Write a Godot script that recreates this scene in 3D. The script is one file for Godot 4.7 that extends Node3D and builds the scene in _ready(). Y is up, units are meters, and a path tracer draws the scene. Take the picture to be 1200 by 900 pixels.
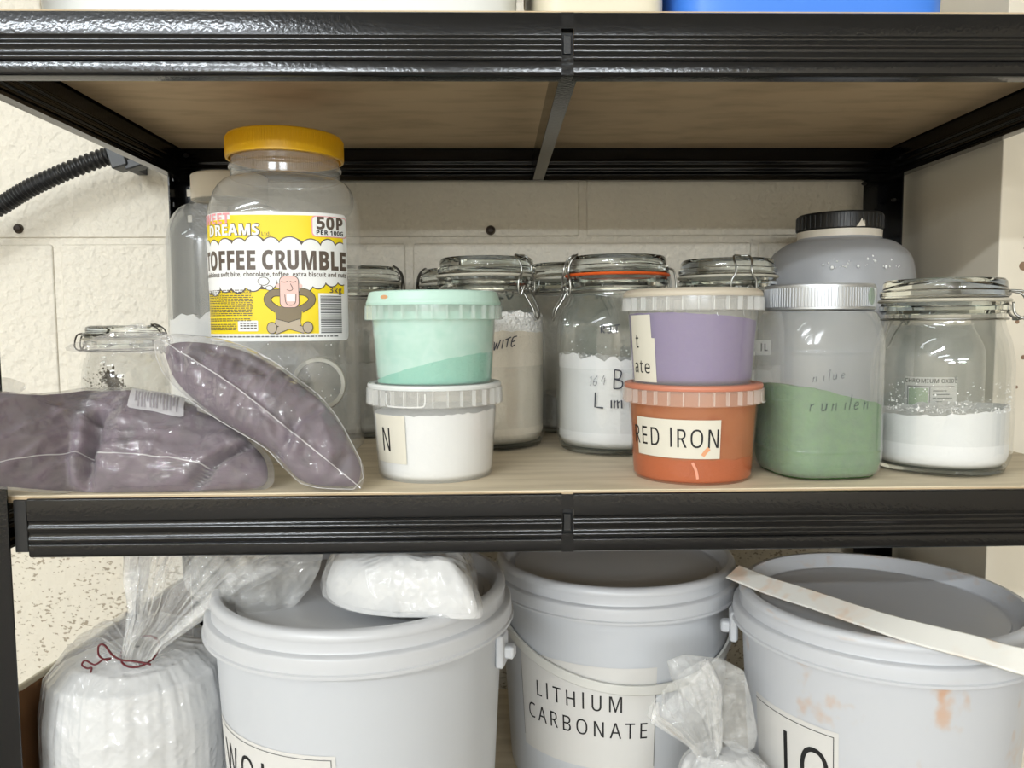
extends Node3D
# A steel workshop shelf of jars, tubs, bags and buckets of ceramic materials, in front of a painted block wall.

var rng := RandomNumberGenerator.new()
var M := {}
const YS := 1.1735      # top of the middle board
const YL := 0.815       # top of the lower board
const YT := 1.5295      # top of the upper board

# ---------------------------------------------------------------- naming
func tag(o: Node, label := "", category := "", group := "", kind := "") -> Node:
	if label: o.set_meta("label", label)
	if category: o.set_meta("category", category)
	if group: o.set_meta("group", group)
	if kind: o.set_meta("kind", kind)
	return o

func numbered(called: String, parent: Node) -> String:
	if not parent.has_node(NodePath(called)): return called
	var i := 1
	while parent.has_node(NodePath("%s_%03d" % [called, i])): i += 1
	return "%s_%03d" % [called, i]

func thing(called: String, label: String, category: String, at := Vector3.ZERO, group := "", turn := 0.0) -> Node3D:
	var o := Node3D.new()
	o.name = numbered(called, self)
	add_child(o, true)
	o.position = at
	o.rotation.y = turn
	tag(o, label, category, group)
	return o

func part(called: String, mesh: Mesh, m: Material, parent: Node = null, at := Vector3.ZERO) -> MeshInstance3D:
	var p: Node = parent if parent else self
	var o := MeshInstance3D.new()
	o.name = numbered(called, p)
	o.mesh = mesh
	o.material_override = m
	o.position = at
	p.add_child(o, true)
	return o

# ---------------------------------------------------------------- materials
func mat(c: Color, rough := 0.5, metal := 0.0, spec := 0.5) -> StandardMaterial3D:
	var m := StandardMaterial3D.new()
	m.albedo_color = c
	m.roughness = rough
	m.metallic = metal
	m.metallic_specular = spec
	return m

func clear(c: Color, rough := 0.08) -> StandardMaterial3D:
	var m := mat(c, rough)
	m.transparency = BaseMaterial3D.TRANSPARENCY_ALPHA
	m.cull_mode = BaseMaterial3D.CULL_DISABLED
	return m

func solid_glass(c: Color) -> StandardMaterial3D:
	var m := mat(c, 0.02)
	m.transparency = BaseMaterial3D.TRANSPARENCY_ALPHA
	m.refraction_enabled = true
	m.refraction_scale = 0.05
	return m

func noise(seed_: int, freq: float, octaves := 4, type := FastNoiseLite.TYPE_SIMPLEX_SMOOTH, fractal := FastNoiseLite.FRACTAL_FBM) -> FastNoiseLite:
	var n := FastNoiseLite.new()
	n.seed = seed_
	n.frequency = freq
	n.noise_type = type
	n.fractal_type = fractal
	n.fractal_octaves = octaves
	return n

func ntex(n: FastNoiseLite, w := 512, h := 512, ramp: Gradient = null, as_normal := false, strength := 4.0) -> NoiseTexture2D:
	var t := NoiseTexture2D.new()
	t.width = w
	t.height = h
	t.seamless = true
	t.noise = n
	if ramp: t.color_ramp = ramp
	if as_normal:
		t.as_normal_map = true
		t.bump_strength = strength
	return t

func ramp(stops: Array) -> Gradient:
	var g := Gradient.new()
	var offs := PackedFloat32Array()
	var cols := PackedColorArray()
	for s in stops:
		offs.append(s[0])
		cols.append(s[1])
	g.offsets = offs
	g.colors = cols
	return g

func tri(m: StandardMaterial3D, scale: Vector3, world := true) -> StandardMaterial3D:
	m.uv1_triplanar = true
	m.uv1_world_triplanar = world
	m.uv1_scale = scale
	return m

func relief(m: StandardMaterial3D, t: Texture2D, cm: float) -> StandardMaterial3D:
	m.heightmap_enabled = true
	m.heightmap_texture = t
	m.heightmap_scale = cm
	return m

func bumps(m: StandardMaterial3D, t: Texture2D, s: float) -> StandardMaterial3D:
	m.normal_enabled = true
	m.normal_texture = t
	m.normal_scale = s
	return m

# cream paint flaked off in small horizontal dashes that gather in patches
func flecks() -> ImageTexture:
	var im := Image.create(640, 640, false, Image.FORMAT_RGB8)
	var fine := noise(9, 0.055, 3, FastNoiseLite.TYPE_SIMPLEX)
	var patch := noise(10, 0.010, 3)
	for y in 640:
		for x in 640:
			# blend the far edges into each other so that the tile repeats
			var k: float = fine.get_noise_2d(x * 0.75, y * 1.25) * 0.5 + patch.get_noise_2d(x, y) * 0.32
			k = smoothstep(0.20, 0.34, k)
			im.set_pixel(x, y, Color(0.975, 0.97, 0.96).lerp(Color(0.66, 0.63, 0.58), k * 0.8))
	return ImageTexture.create_from_image(im)

func make_materials() -> void:
	var w := Color.WHITE
	# painted concrete block
	var rough_tex := ntex(noise(3, 0.030, 5), 512, 512)
	M.wall = tri(relief(mat(Color(0.865, 0.84, 0.785), 0.75, 0, 0.35), rough_tex, 0.30), Vector3(3.6, 3.6, 3.6))
	M.worn = tri(relief(mat(Color(0.865, 0.84, 0.785), 0.8, 0, 0.3), ntex(noise(5, 0.03, 5)), 0.15), Vector3(3.0, 3.0, 3.0))
	M.worn.albedo_texture = flecks()
	M.plaster = tri(relief(mat(Color(0.90, 0.868, 0.80), 0.6, 0, 0.4), ntex(noise(12, 0.01, 3)), 0.1), Vector3(2, 2, 2))
	M.room = mat(Color(0.87, 0.83, 0.76), 0.9)
	M.floor = mat(Color(0.66, 0.63, 0.59), 0.8)
	M.ceiling = mat(Color(0.86, 0.86, 0.85), 0.9)
	# steel
	M.black = tri(relief(mat(Color(0.018, 0.021, 0.030), 0.15, 0.0, 0.48), ntex(noise(17, 0.035, 2)), 0.008), Vector3(13, 13, 13))
	M.black_dull = mat(Color(0.045, 0.046, 0.05), 0.45)
	M.rubber = mat(Color(0.06, 0.062, 0.068), 0.42)
	M.wire = mat(Color(0.62, 0.62, 0.60), 0.28, 1.0)
	M.wire_dark = mat(Color(0.30, 0.29, 0.27), 0.4, 1.0)
	M.screw = mat(Color(0.20, 0.17, 0.15), 0.5, 0.6)
	M.clip = mat(Color(0.20, 0.21, 0.22), 0.45)
	# board
	M.board = tri(mat(Color(0.89, 0.835, 0.73), 0.65), Vector3(1.6, 1.6, 9))
	M.board.albedo_texture = ntex(noise(23, 0.010, 5), 512, 512, ramp([[0.0, Color(0.90, 0.89, 0.87)], [0.45, Color(0.97, 0.965, 0.955)], [0.7, w], [1.0, w]]))
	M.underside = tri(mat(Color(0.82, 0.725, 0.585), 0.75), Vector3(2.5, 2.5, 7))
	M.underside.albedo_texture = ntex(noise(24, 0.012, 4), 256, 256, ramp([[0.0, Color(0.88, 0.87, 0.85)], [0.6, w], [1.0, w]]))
	M.chip = mat(Color(0.56, 0.45, 0.36), 0.8)
	M.card = mat(Color(0.52, 0.37, 0.24), 0.85)
	M.card_edge = mat(Color(0.86, 0.83, 0.75), 0.85)
	# glass and plastics
	M.glass = clear(Color(0.62, 0.68, 0.64, 0.055), 0.03)
	M.glass_dusty = clear(Color(0.80, 0.80, 0.77, 0.16), 0.05)
	M.glass_solid = solid_glass(Color(0.955, 0.975, 0.965, 0.0))
	M.pet = clear(Color(0.86, 0.86, 0.84, 0.17), 0.08)
	M.pet_dusty = clear(Color(0.84, 0.85, 0.84, 0.22), 0.12)
	M.pp = clear(Color(0.93, 0.93, 0.91, 0.20), 0.16)
	M.pp_rim = clear(Color(0.93, 0.93, 0.91, 0.27), 0.18)
	M.pp_rib = clear(Color(0.95, 0.95, 0.94, 0.6), 0.2)
	M.pp_lid = mat(Color(0.85, 0.86, 0.85), 0.35)
	M.film = bumps(clear(Color(0.88, 0.87, 0.86, 0.16), 0.06), ntex(noise(31, 0.009, 3, FastNoiseLite.TYPE_SIMPLEX, FastNoiseLite.FRACTAL_RIDGED), 512, 512, null, true, 18.0), 0.45)
	tri(M.film, Vector3(4, 4, 4))
	M.film_clear = bumps(clear(Color(0.95, 0.95, 0.94, 0.21), 0.05), M.film.normal_texture, 0.8)
	tri(M.film_clear, Vector3(7, 7, 7))
	M.film_white = bumps(clear(Color(0.95, 0.95, 0.95, 0.28), 0.05), M.film.normal_texture, 0.55)
	tri(M.film_white, Vector3(4.5, 4.5, 4.5))
	M.seal = mat(Color(0.86, 0.36, 0.13), 0.45)
	M.seal_clear = mat(Color(0.78, 0.76, 0.70), 0.5)
	# powders
	var pt := ntex(noise(51, 0.05, 4), 256, 256)
	M.white_powder = tri(relief(mat(Color(0.90, 0.90, 0.895), 0.95, 0, 0.2), pt, 0.03), Vector3(14, 14, 14))
	M.bag_powder = tri(relief(mat(Color(0.84, 0.84, 0.835), 0.95, 0, 0.2), pt, 0.03), Vector3(14, 14, 14))
	M.cream_powder = tri(relief(mat(Color(0.86, 0.825, 0.76), 0.95, 0, 0.2), pt, 0.08), Vector3(14, 14, 14))
	M.white_fluff = tri(relief(mat(Color(0.93, 0.925, 0.91), 0.95, 0, 0.2), pt, 0.3), Vector3(16, 16, 16))
	M.grey_powder = tri(relief(mat(Color(0.70, 0.69, 0.66), 0.95, 0, 0.2), pt, 0.1), Vector3(14, 14, 14))
	M.green_powder = tri(relief(mat(Color(0.32, 0.51, 0.27), 0.95, 0, 0.2), pt, 0.12), Vector3(14, 14, 14))
	M.green_powder.albedo_texture = ntex(noise(57, 0.02, 4), 256, 256, ramp([[0.0, Color(0.80, 0.84, 0.86)], [0.5, Color(0.92, 0.94, 0.9)], [1.0, Color(1.0, 1.0, 0.88)]]))
	M.teal_powder = tri(relief(mat(Color(0.47, 0.76, 0.675), 0.9, 0, 0.2), pt, 0.06), Vector3(14, 14, 14))
	M.teal_dust = tri(mat(Color(0.72, 0.865, 0.815), 0.9, 0, 0.2), Vector3(9, 9, 9), false)
	M.teal_dust.albedo_texture = ntex(noise(59, 0.016, 4), 256, 256, ramp([[0.0, Color(0.86, 0.95, 0.94)], [0.45, w], [0.6, Color(0.95, 0.98, 0.97)], [1.0, Color(0.84, 0.93, 0.91)]]))
	M.violet_powder = tri(relief(mat(Color(0.41, 0.31, 0.54), 0.9, 0, 0.2), pt, 0.05), Vector3(14, 14, 14))
	M.iron_powder = tri(relief(mat(Color(0.70, 0.37, 0.225), 0.9, 0, 0.2), pt, 0.05), Vector3(14, 14, 14))
	M.iron_dust = tri(mat(Color(0.66, 0.43, 0.29), 0.9, 0, 0.2), Vector3(8, 8, 8), false)
	M.iron_dust.albedo_texture = ntex(noise(61, 0.012, 4), 256, 256, ramp([[0.0, Color(0.90, 0.80, 0.76)], [0.5, w], [1.0, Color(1.0, 0.98, 0.92)]]))
	M.mauve_powder = tri(relief(mat(Color(0.395, 0.33, 0.385), 0.7, 0, 0.3), ntex(noise(63, 0.012, 5), 256, 256), 0.05), Vector3(5, 5, 5))
	M.mauve_powder.albedo_texture = ntex(noise(65, 0.012, 5), 512, 512, ramp([[0.0, Color(0.70, 0.72, 0.74)], [0.38, Color(0.86, 0.86, 0.87)], [0.5, Color(0.98, 0.94, 0.98)], [0.62, Color(1.0, 0.95, 1.0)], [0.75, Color(1.14, 1.14, 1.14)], [1.0, Color(1.2, 1.22, 1.22)]]))
	M.brown_dust = mat(Color(0.33, 0.29, 0.24), 0.9)
	# opaque plastics, paper, print
	M.bucket = mat(Color(0.765, 0.775, 0.79), 0.34)
	M.bucket_lid = mat(Color(0.765, 0.77, 0.78), 0.32)
	M.bail = mat(Color(0.83, 0.825, 0.80), 0.38)
	M.yellow_lid = mat(Color(0.91, 0.70, 0.06), 0.38)
	M.silver_lid = mat(Color(0.70, 0.71, 0.72), 0.34, 0.75)
	M.black_lid = mat(Color(0.045, 0.045, 0.047), 0.4)
	M.grey_tub = mat(Color(0.62, 0.625, 0.635), 0.4)
	M.mint_lid = mat(Color(0.74, 0.86, 0.81), 0.36)
	M.beige_lid = mat(Color(0.76, 0.72, 0.65), 0.4)
	M.coral_lid = mat(Color(0.77, 0.49, 0.39), 0.4)
	M.cream_lid = mat(Color(0.86, 0.83, 0.77), 0.4)
	M.paper = mat(Color(0.82, 0.812, 0.795), 0.7)
	M.paper_old = mat(Color(0.84, 0.82, 0.76), 0.7)
	M.paper_white = mat(Color(0.93, 0.93, 0.92), 0.55)
	M.ink = mat(Color(0.07, 0.07, 0.075), 0.6)
	M.ink_grey = mat(Color(0.42, 0.42, 0.42), 0.6)
	M.marker = mat(Color(0.16, 0.17, 0.22), 0.5)
	M.marker_faint = clear(Color(0.25, 0.28, 0.36, 0.5), 0.6)
	M.yellow = mat(Color(0.95, 0.84, 0.06), 0.5)
	M.pink = mat(Color(0.93, 0.63, 0.64), 0.5)
	M.brown_ink = mat(Color(0.36, 0.31, 0.27), 0.5)
	M.skin_ink = mat(Color(0.93, 0.76, 0.72), 0.5)
	M.jumper_ink = mat(Color(0.50, 0.44, 0.33), 0.5)
	M.trouser_ink = mat(Color(0.72, 0.66, 0.57), 0.5)
	M.film_edge = clear(Color(0.93, 0.92, 0.92, 0.55), 0.12)
	M.sticker = clear(Color(0.90, 0.89, 0.90, 0.62), 0.2)
	M.ink_pale = mat(Color(0.60, 0.58, 0.60), 0.6)
	M.bail_stained = tri(mat(Color(0.90, 0.895, 0.87), 0.38), Vector3(4, 4, 4))
	M.bail_stained.albedo_texture = ntex(noise(77, 0.02, 4), 256, 256, ramp([[0.0, w], [0.62, w], [0.8, Color(0.97, 0.86, 0.78)], [1.0, Color(0.93, 0.74, 0.62)]]))
	M.tie_red = mat(Color(0.36, 0.05, 0.09), 0.5)
	M.blue_crate = mat(Color(0.26, 0.52, 0.92), 0.4)
	M.pale_crate = mat(Color(0.87, 0.88, 0.87), 0.45)
	M.cream_crate = mat(Color(0.88, 0.85, 0.76), 0.45)
	M.speck = mat(Color(0.95, 0.95, 0.94), 0.9)
	M.lamp = mat(Color(0.9, 0.9, 0.9), 0.5)
	M.lamp_glow = mat(Color(1, 1, 1), 0.5)
	M.lamp_glow.emission_enabled = true
	M.lamp_glow.emission = Color(0.97, 0.985, 1.0)
	M.lamp_glow.emission_energy_multiplier = 5.0

# ---------------------------------------------------------------- meshes
func commit(v: PackedVector3Array, n: PackedVector3Array, uv: PackedVector2Array, idx: PackedInt32Array) -> ArrayMesh:
	var a := []
	a.resize(Mesh.ARRAY_MAX)
	a[Mesh.ARRAY_VERTEX] = v
	a[Mesh.ARRAY_NORMAL] = n
	a[Mesh.ARRAY_TEX_UV] = uv
	a[Mesh.ARRAY_INDEX] = idx
	var m := ArrayMesh.new()
	m.add_surface_from_arrays(Mesh.PRIMITIVE_TRIANGLES, a)
	return m

class Buf:
	var v := PackedVector3Array()
	var n := PackedVector3Array()
	var uv := PackedVector2Array()
	var idx := PackedInt32Array()

func done(b: Buf) -> ArrayMesh:
	return commit(b.v, b.n, b.uv, b.idx)

# rows of equal length; row direction x column direction gives the side that faces out (columns run to the right, rows up, seen from outside)
func grid(b: Buf, rows: Array, wrap := false, v0 := 0.0, v1 := 1.0) -> void:
	var nr := rows.size()
	var nc: int = rows[0].size()
	var base := b.v.size()
	for i in nr:
		var r: PackedVector3Array = rows[i]
		var up: PackedVector3Array = rows[mini(i + 1, nr - 1)]
		var dn: PackedVector3Array = rows[maxi(i - 1, 0)]
		for j in nc:
			var jl := j - 1
			var jr := j + 1
			if wrap:
				if jl < 0: jl = nc - 2
				if jr > nc - 1: jr = 1
			else:
				jl = maxi(jl, 0)
				jr = mini(jr, nc - 1)
			var du := r[jr] - r[jl]
			if du.length_squared() < 1e-14:
				du = up[jr] - up[jl] + dn[jr] - dn[jl]
			var dv := up[j] - dn[j]
			var nn := du.cross(dv).normalized()
			if nn.length_squared() < 0.5: nn = Vector3.UP
			b.v.append(r[j])
			b.n.append(nn)
			b.uv.append(Vector2(float(j) / (nc - 1), lerpf(v0, v1, float(i) / maxi(nr - 1, 1))))
	for i in nr - 1:
		for j in nc - 1:
			var a := base + i * nc + j
			b.idx.append_array([a, a + nc, a + 1, a + 1, a + nc, a + nc + 1])

# profile: Vector2(radius, y) from bottom outside up; n: superellipse exponent (2 = round); sharp corners are split
func lathe(profile: Array, segs := 72, n := 2.0, rot := 0.0, wob = null) -> ArrayMesh:
	var b := Buf.new()
	lathe_to(b, profile, segs, n, rot, wob)
	return done(b)

func rho(th: float, n: float) -> float:
	if n == 2.0: return 1.0
	return pow(pow(absf(cos(th)), n) + pow(absf(sin(th)), n), -1.0 / n)

func lathe_to(b: Buf, profile: Array, segs := 72, n := 2.0, rot := 0.0, wob = null) -> void:
	var runs := [[profile[0]]]
	for i in range(1, profile.size()):
		runs[-1].append(profile[i])
		if i < profile.size() - 1:
			var d0: Vector2 = (profile[i] - profile[i - 1]).normalized()
			var d1: Vector2 = (profile[i + 1] - profile[i]).normalized()
			if d0.dot(d1) < 0.72: runs.append([profile[i]])
	var y0 := 1e9
	var y1 := -1e9
	for p in profile:
		y0 = minf(y0, p.y)
		y1 = maxf(y1, p.y)
	for run in runs:
		var rows := []
		for p: Vector2 in run:
			var row := PackedVector3Array()
			for j in segs + 1:
				var th := TAU * j / segs - PI
				var r := p.x * rho(th - rot, n)
				var q := Vector3(sin(th) * r, p.y, cos(th) * r)
				if wob != null: q = wob.call(q, th, p)
				row.append(q)
			rows.append(row)
		grid(b, rows, true, (run[0].y - y0) / maxf(y1 - y0, 1e-6), (run[-1].y - y0) / maxf(y1 - y0, 1e-6))

# rounded corner between profile points
func fillet(pts: Array, rad: float, steps := 4) -> Array:
	var out := [pts[0]]
	for i in range(1, pts.size() - 1):
		var p: Vector2 = pts[i]
		var a: Vector2 = pts[i - 1]
		var c: Vector2 = pts[i + 1]
		var r := minf(rad, minf((a - p).length(), (c - p).length()) * 0.49)
		var s := p + (a - p).normalized() * r
		var e := p + (c - p).normalized() * r
		for k in steps + 1:
			var t := float(k) / steps
			out.append(s.lerp(p, t).lerp(p.lerp(e, t), t))
	out.append(pts[-1])
	return out

func smooth_path(pts: Array, per := 6, closed := false) -> PackedVector3Array:
	var out := PackedVector3Array()
	var n := pts.size()
	var last := n if closed else n - 1
	for i in last:
		var p0: Vector3 = pts[(i - 1 + n) % n] if closed else pts[maxi(i - 1, 0)]
		var p1: Vector3 = pts[i]
		var p2: Vector3 = pts[(i + 1) % n]
		var p3: Vector3 = pts[(i + 2) % n] if closed else pts[mini(i + 2, n - 1)]
		for k in per:
			var t := float(k) / per
			out.append(0.5 * (2.0 * p1 + (p2 - p0) * t + (2.0 * p0 - 5.0 * p1 + 4.0 * p2 - p3) * t * t + (3.0 * p1 - p0 - 3.0 * p2 + p3) * t * t * t))
	out.append(pts[0] if closed else pts[-1])
	return out

# round wire along a path; radius may be a Callable of (index)
func wire_to(b: Buf, path: PackedVector3Array, rad, sides := 8, flat := 1.0, up := Vector3.UP) -> void:
	var rows := []
	var n := path.size()
	var side := Vector3.ZERO
	for i in n:
		var t := (path[mini(i + 1, n - 1)] - path[maxi(i - 1, 0)]).normalized()
		if side == Vector3.ZERO:
			side = t.cross(up)
			if side.length() < 0.1: side = t.cross(Vector3(1, 0, 0.2))
		side = (side - t * side.dot(t)).normalized()
		var bi := side.cross(t).normalized()
		var r: float = rad.call(i) if rad is Callable else rad
		var row := PackedVector3Array()
		for j in sides + 1:
			var a := TAU * j / sides
			row.append(path[i] + (side * cos(a) * flat + bi * sin(a)) * r)
		rows.append(row)
	var first := PackedVector3Array()
	var last := PackedVector3Array()
	for j in sides + 1:
		first.append(path[0])
		last.append(path[n - 1])
	rows.push_front(first)
	rows.append(last)
	grid(b, rows, true)

func wire(path: PackedVector3Array, rad, sides := 8, flat := 1.0) -> ArrayMesh:
	var b := Buf.new()
	wire_to(b, path, rad, sides, flat)
	return done(b)

# box with chamfered edges
func box_to(b: Buf, size: Vector3, at := Vector3.ZERO, ch := 0.001, basis := Basis.IDENTITY) -> void:
	var h := size / 2.0
	ch = minf(ch, minf(h.x, minf(h.y, h.z)) * 0.9)
	var faces := [[Vector3(1, 0, 0), Vector3(0, 0, -1)], [Vector3(-1, 0, 0), Vector3(0, 0, 1)], [Vector3(0, 0, 1), Vector3(1, 0, 0)], [Vector3(0, 0, -1), Vector3(-1, 0, 0)], [Vector3(0, 1, 0), Vector3(1, 0, 0)], [Vector3(0, -1, 0), Vector3(1, 0, 0)]]
	for f in faces:
		var nn: Vector3 = f[0]
		var u: Vector3 = f[1]
		var v := nn.cross(u)
		var hu := absf(h.dot(u))
		var hv := absf(h.dot(v))
		var hn := absf(h.dot(nn))
		var base := b.v.size()
		# 4x4 grid of points: the outer ring lies on the chamfer
		var us := [-hu, -hu + ch, hu - ch, hu]
		var vs := [-hv, -hv + ch, hv - ch, hv]
		for iv in 4:
			for iu in 4:
				var edge_u := iu == 0 or iu == 3
				var edge_v := iv == 0 or iv == 3
				var p: Vector3 = u * us[iu] + v * vs[iv] + nn * hn
				var nrm := nn
				if edge_u or edge_v:
					var k := 0.45 * ch
					p -= nn * k
					if edge_u:
						p -= u * signf(us[iu]) * k
						nrm += u * signf(us[iu])
					if edge_v:
						p -= v * signf(vs[iv]) * k
						nrm += v * signf(vs[iv])
				b.v.append(at + basis * p)
				b.n.append((basis * nrm).normalized())
				b.uv.append(Vector2(iu / 3.0, iv / 3.0))
		for iv in 3:
			for iu in 3:
				var a := base + iv * 4 + iu
				b.idx.append_array([a, a + 4, a + 1, a + 1, a + 4, a + 5])

func box(size: Vector3, ch := 0.001, at := Vector3.ZERO, basis := Basis.IDENTITY) -> ArrayMesh:
	var b := Buf.new()
	box_to(b, size, at, ch, basis)
	return done(b)

# an open profile (z, y) swept along x; the profile runs so that its left-hand side is out
func extrude_x(profile: Array, x0: float, x1: float) -> ArrayMesh:
	var b := Buf.new()
	var runs := [[profile[0]]]
	for i in range(1, profile.size()):
		runs[-1].append(profile[i])
		if i < profile.size() - 1:
			var d0: Vector2 = (profile[i] - profile[i - 1]).normalized()
			var d1: Vector2 = (profile[i + 1] - profile[i]).normalized()
			if d0.dot(d1) < 0.5: runs.append([profile[i]])
	for run in runs:
		var rows := []
		for p: Vector2 in run:
			var row := PackedVector3Array()
			for k in 9:
				row.append(Vector3(lerpf(x0, x1, k / 8.0), p.y, p.x))
			rows.append(row)
		grid(b, rows)
	return done(b)

# ---------------------------------------------------------------- flat print laid on a curved surface
var font_cache := {}
func font(bold: float, spacing: int, mono := false) -> Font:
	var key := "%s %s %s" % [bold, spacing, mono]
	if font_cache.has(key): return font_cache[key]
	var f := SystemFont.new()
	f.font_names = PackedStringArray(["Droid Sans Mono" if mono else "Droid Sans"])
	if bold > 0.5: f.font_weight = 700
	var v := FontVariation.new()
	v.base_font = f
	v.variation_embolden = bold - 1.0 if bold > 1.0 else 0.0
	v.spacing_glyph = spacing
	font_cache[key] = v
	return v

# triangles of a line of text; cap height h, starting at x0 (align -1 left, 0 centre, 1 right), baseline y0
func text2d(s: String, h: float, at: Vector2, align := 0, bold := 0.0, spacing := 0, width := 0.0) -> PackedVector2Array:
	var t := TextMesh.new()
	t.font = font(bold, spacing)
	t.font_size = 64
	t.pixel_size = 1.0 / 64.0
	t.depth = 0.0
	t.curve_step = 1.5
	t.text = s
	t.horizontal_alignment = HORIZONTAL_ALIGNMENT_LEFT
	var a := t.get_mesh_arrays()
	var v: PackedVector3Array = a[Mesh.ARRAY_VERTEX]
	var ix: PackedInt32Array = a[Mesh.ARRAY_INDEX] if a[Mesh.ARRAY_INDEX] != null else PackedInt32Array()
	if ix.is_empty():
		for i in v.size(): ix.append(i)
	var x0 := 1e9
	var x1 := -1e9
	var y0 := 1e9
	for p in v:
		x0 = minf(x0, p.x)
		x1 = maxf(x1, p.x)
	# cap height of the face is 0.714 em; baseline found from a capital H drawn with the same settings
	var k := h / 0.714
	y0 = baseline(t.font)
	var kx := k
	if width > 0.0: kx = width / (x1 - x0)
	var shift := 0.0
	if align == 0: shift = -(x0 + x1) / 2.0
	elif align < 0: shift = -x0
	else: shift = -x1
	var out := PackedVector2Array()
	for i in ix:
		out.append(at + Vector2((v[i].x + shift) * kx, (v[i].y - y0) * k))
	return out

var base_cache := {}
func baseline(f: Font) -> float:
	if base_cache.has(f): return base_cache[f]
	var t := TextMesh.new()
	t.font = f
	t.font_size = 64
	t.pixel_size = 1.0 / 64.0
	t.depth = 0.0
	t.text = "H"
	t.horizontal_alignment = HORIZONTAL_ALIGNMENT_LEFT
	var y := 1e9
	for p: Vector3 in t.get_mesh_arrays()[Mesh.ARRAY_VERTEX]: y = minf(y, p.y)
	base_cache[f] = y
	return y

func poly2d(pts: PackedVector2Array) -> PackedVector2Array:
	var out := PackedVector2Array()
	for i in Geometry2D.triangulate_polygon(pts): out.append(pts[i])
	return out

func rect2d(x0: float, y0: float, x1: float, y1: float) -> PackedVector2Array:
	return PackedVector2Array([Vector2(x0, y0), Vector2(x1, y0), Vector2(x1, y1), Vector2(x0, y0), Vector2(x1, y1), Vector2(x0, y1)])

func round_rect(x0: float, y0: float, x1: float, y1: float, r: float) -> PackedVector2Array:
	var pts := PackedVector2Array()
	for c in [[x1 - r, y1 - r, 0.0], [x0 + r, y1 - r, 1.0], [x0 + r, y0 + r, 2.0], [x1 - r, y0 + r, 3.0]]:
		for k in 6:
			var a: float = (c[2] + k / 5.0) * PI / 2.0
			pts.append(Vector2(c[0] + cos(a) * r, c[1] + sin(a) * r))
	return poly2d(pts)

func ellipse2d(c: Vector2, rx: float, ry: float, n := 28) -> PackedVector2Array:
	var pts := PackedVector2Array()
	for k in n: pts.append(c + Vector2(cos(TAU * k / n) * rx, sin(TAU * k / n) * ry))
	return poly2d(pts)

func stroke2d(pts: Array, w: float, smooth := true) -> PackedVector2Array:
	var p3 := []
	for p: Vector2 in pts: p3.append(Vector3(p.x, p.y, 0))
	var path := smooth_path(p3, 6) if smooth and pts.size() > 2 else PackedVector3Array(p3)
	var out := PackedVector2Array()
	var n := path.size()
	var l := []
	var r := []
	for i in n:
		var t := path[mini(i + 1, n - 1)] - path[maxi(i - 1, 0)]
		var nn := Vector2(-t.y, t.x).normalized() * w / 2.0
		var p := Vector2(path[i].x, path[i].y)
		l.append(p + nn)
		r.append(p - nn)
	for i in n - 1:
		out.append_array([l[i], r[i], r[i + 1], l[i], r[i + 1], l[i + 1]])
	return out

# cut triangles into upright strips no wider than du (so that they bend) and lay them on map(u, v, off)
func laid(tris: PackedVector2Array, map: Callable, off := 0.0002, du := 0.004, dv := 0.0) -> ArrayMesh:
	var b := Buf.new()
	for i in range(0, tris.size() - 2, 3):
		var poly := [tris[i], tris[i + 1], tris[i + 2]]
		for s1 in strips(poly, 0, du):
			for s2 in (strips(s1, 1, dv) if dv > 0.0 else [s1]):
				fan(b, s2, map, off)
	return done(b)

func strips(poly: Array, axis: int, d: float) -> Array:
	var lo := 1e9
	var hi := -1e9
	for p: Vector2 in poly:
		lo = minf(lo, p[axis])
		hi = maxf(hi, p[axis])
	if hi - lo <= d: return [poly]
	var out := []
	var k := floori(lo / d)
	while k * d < hi:
		var q := clip(clip(poly, axis, k * d, 1.0), axis, (k + 1) * d, -1.0)
		if q.size() > 2: out.append(q)
		k += 1
	return out

func clip(poly: Array, axis: int, at: float, side: float) -> Array:
	var out := []
	for i in poly.size():
		var a: Vector2 = poly[i]
		var c: Vector2 = poly[(i + 1) % poly.size()]
		var da := (a[axis] - at) * side
		var dc := (c[axis] - at) * side
		if da >= 0.0: out.append(a)
		if (da > 0.0 and dc < 0.0) or (da < 0.0 and dc > 0.0): out.append(a.lerp(c, da / (da - dc)))
	return out

func fan(b: Buf, poly: Array, map: Callable, off: float) -> void:
	var base := b.v.size()
	for p: Vector2 in poly:
		var q: Vector3 = map.call(p.x, p.y, off)
		var qu: Vector3 = map.call(p.x + 0.0005, p.y, off)
		var qv: Vector3 = map.call(p.x, p.y + 0.0005, off)
		b.v.append(q)
		b.n.append((qu - q).cross(qv - q).normalized())
		b.uv.append(p)
	var a: Vector2 = poly[1] - poly[0]
	var ccw := a.cross(poly[2] - poly[0]) > 0.0
	for k in range(1, poly.size() - 1):
		if ccw: b.idx.append_array([base, base + k + 1, base + k])
		else: b.idx.append_array([base, base + k, base + k + 1])

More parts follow.
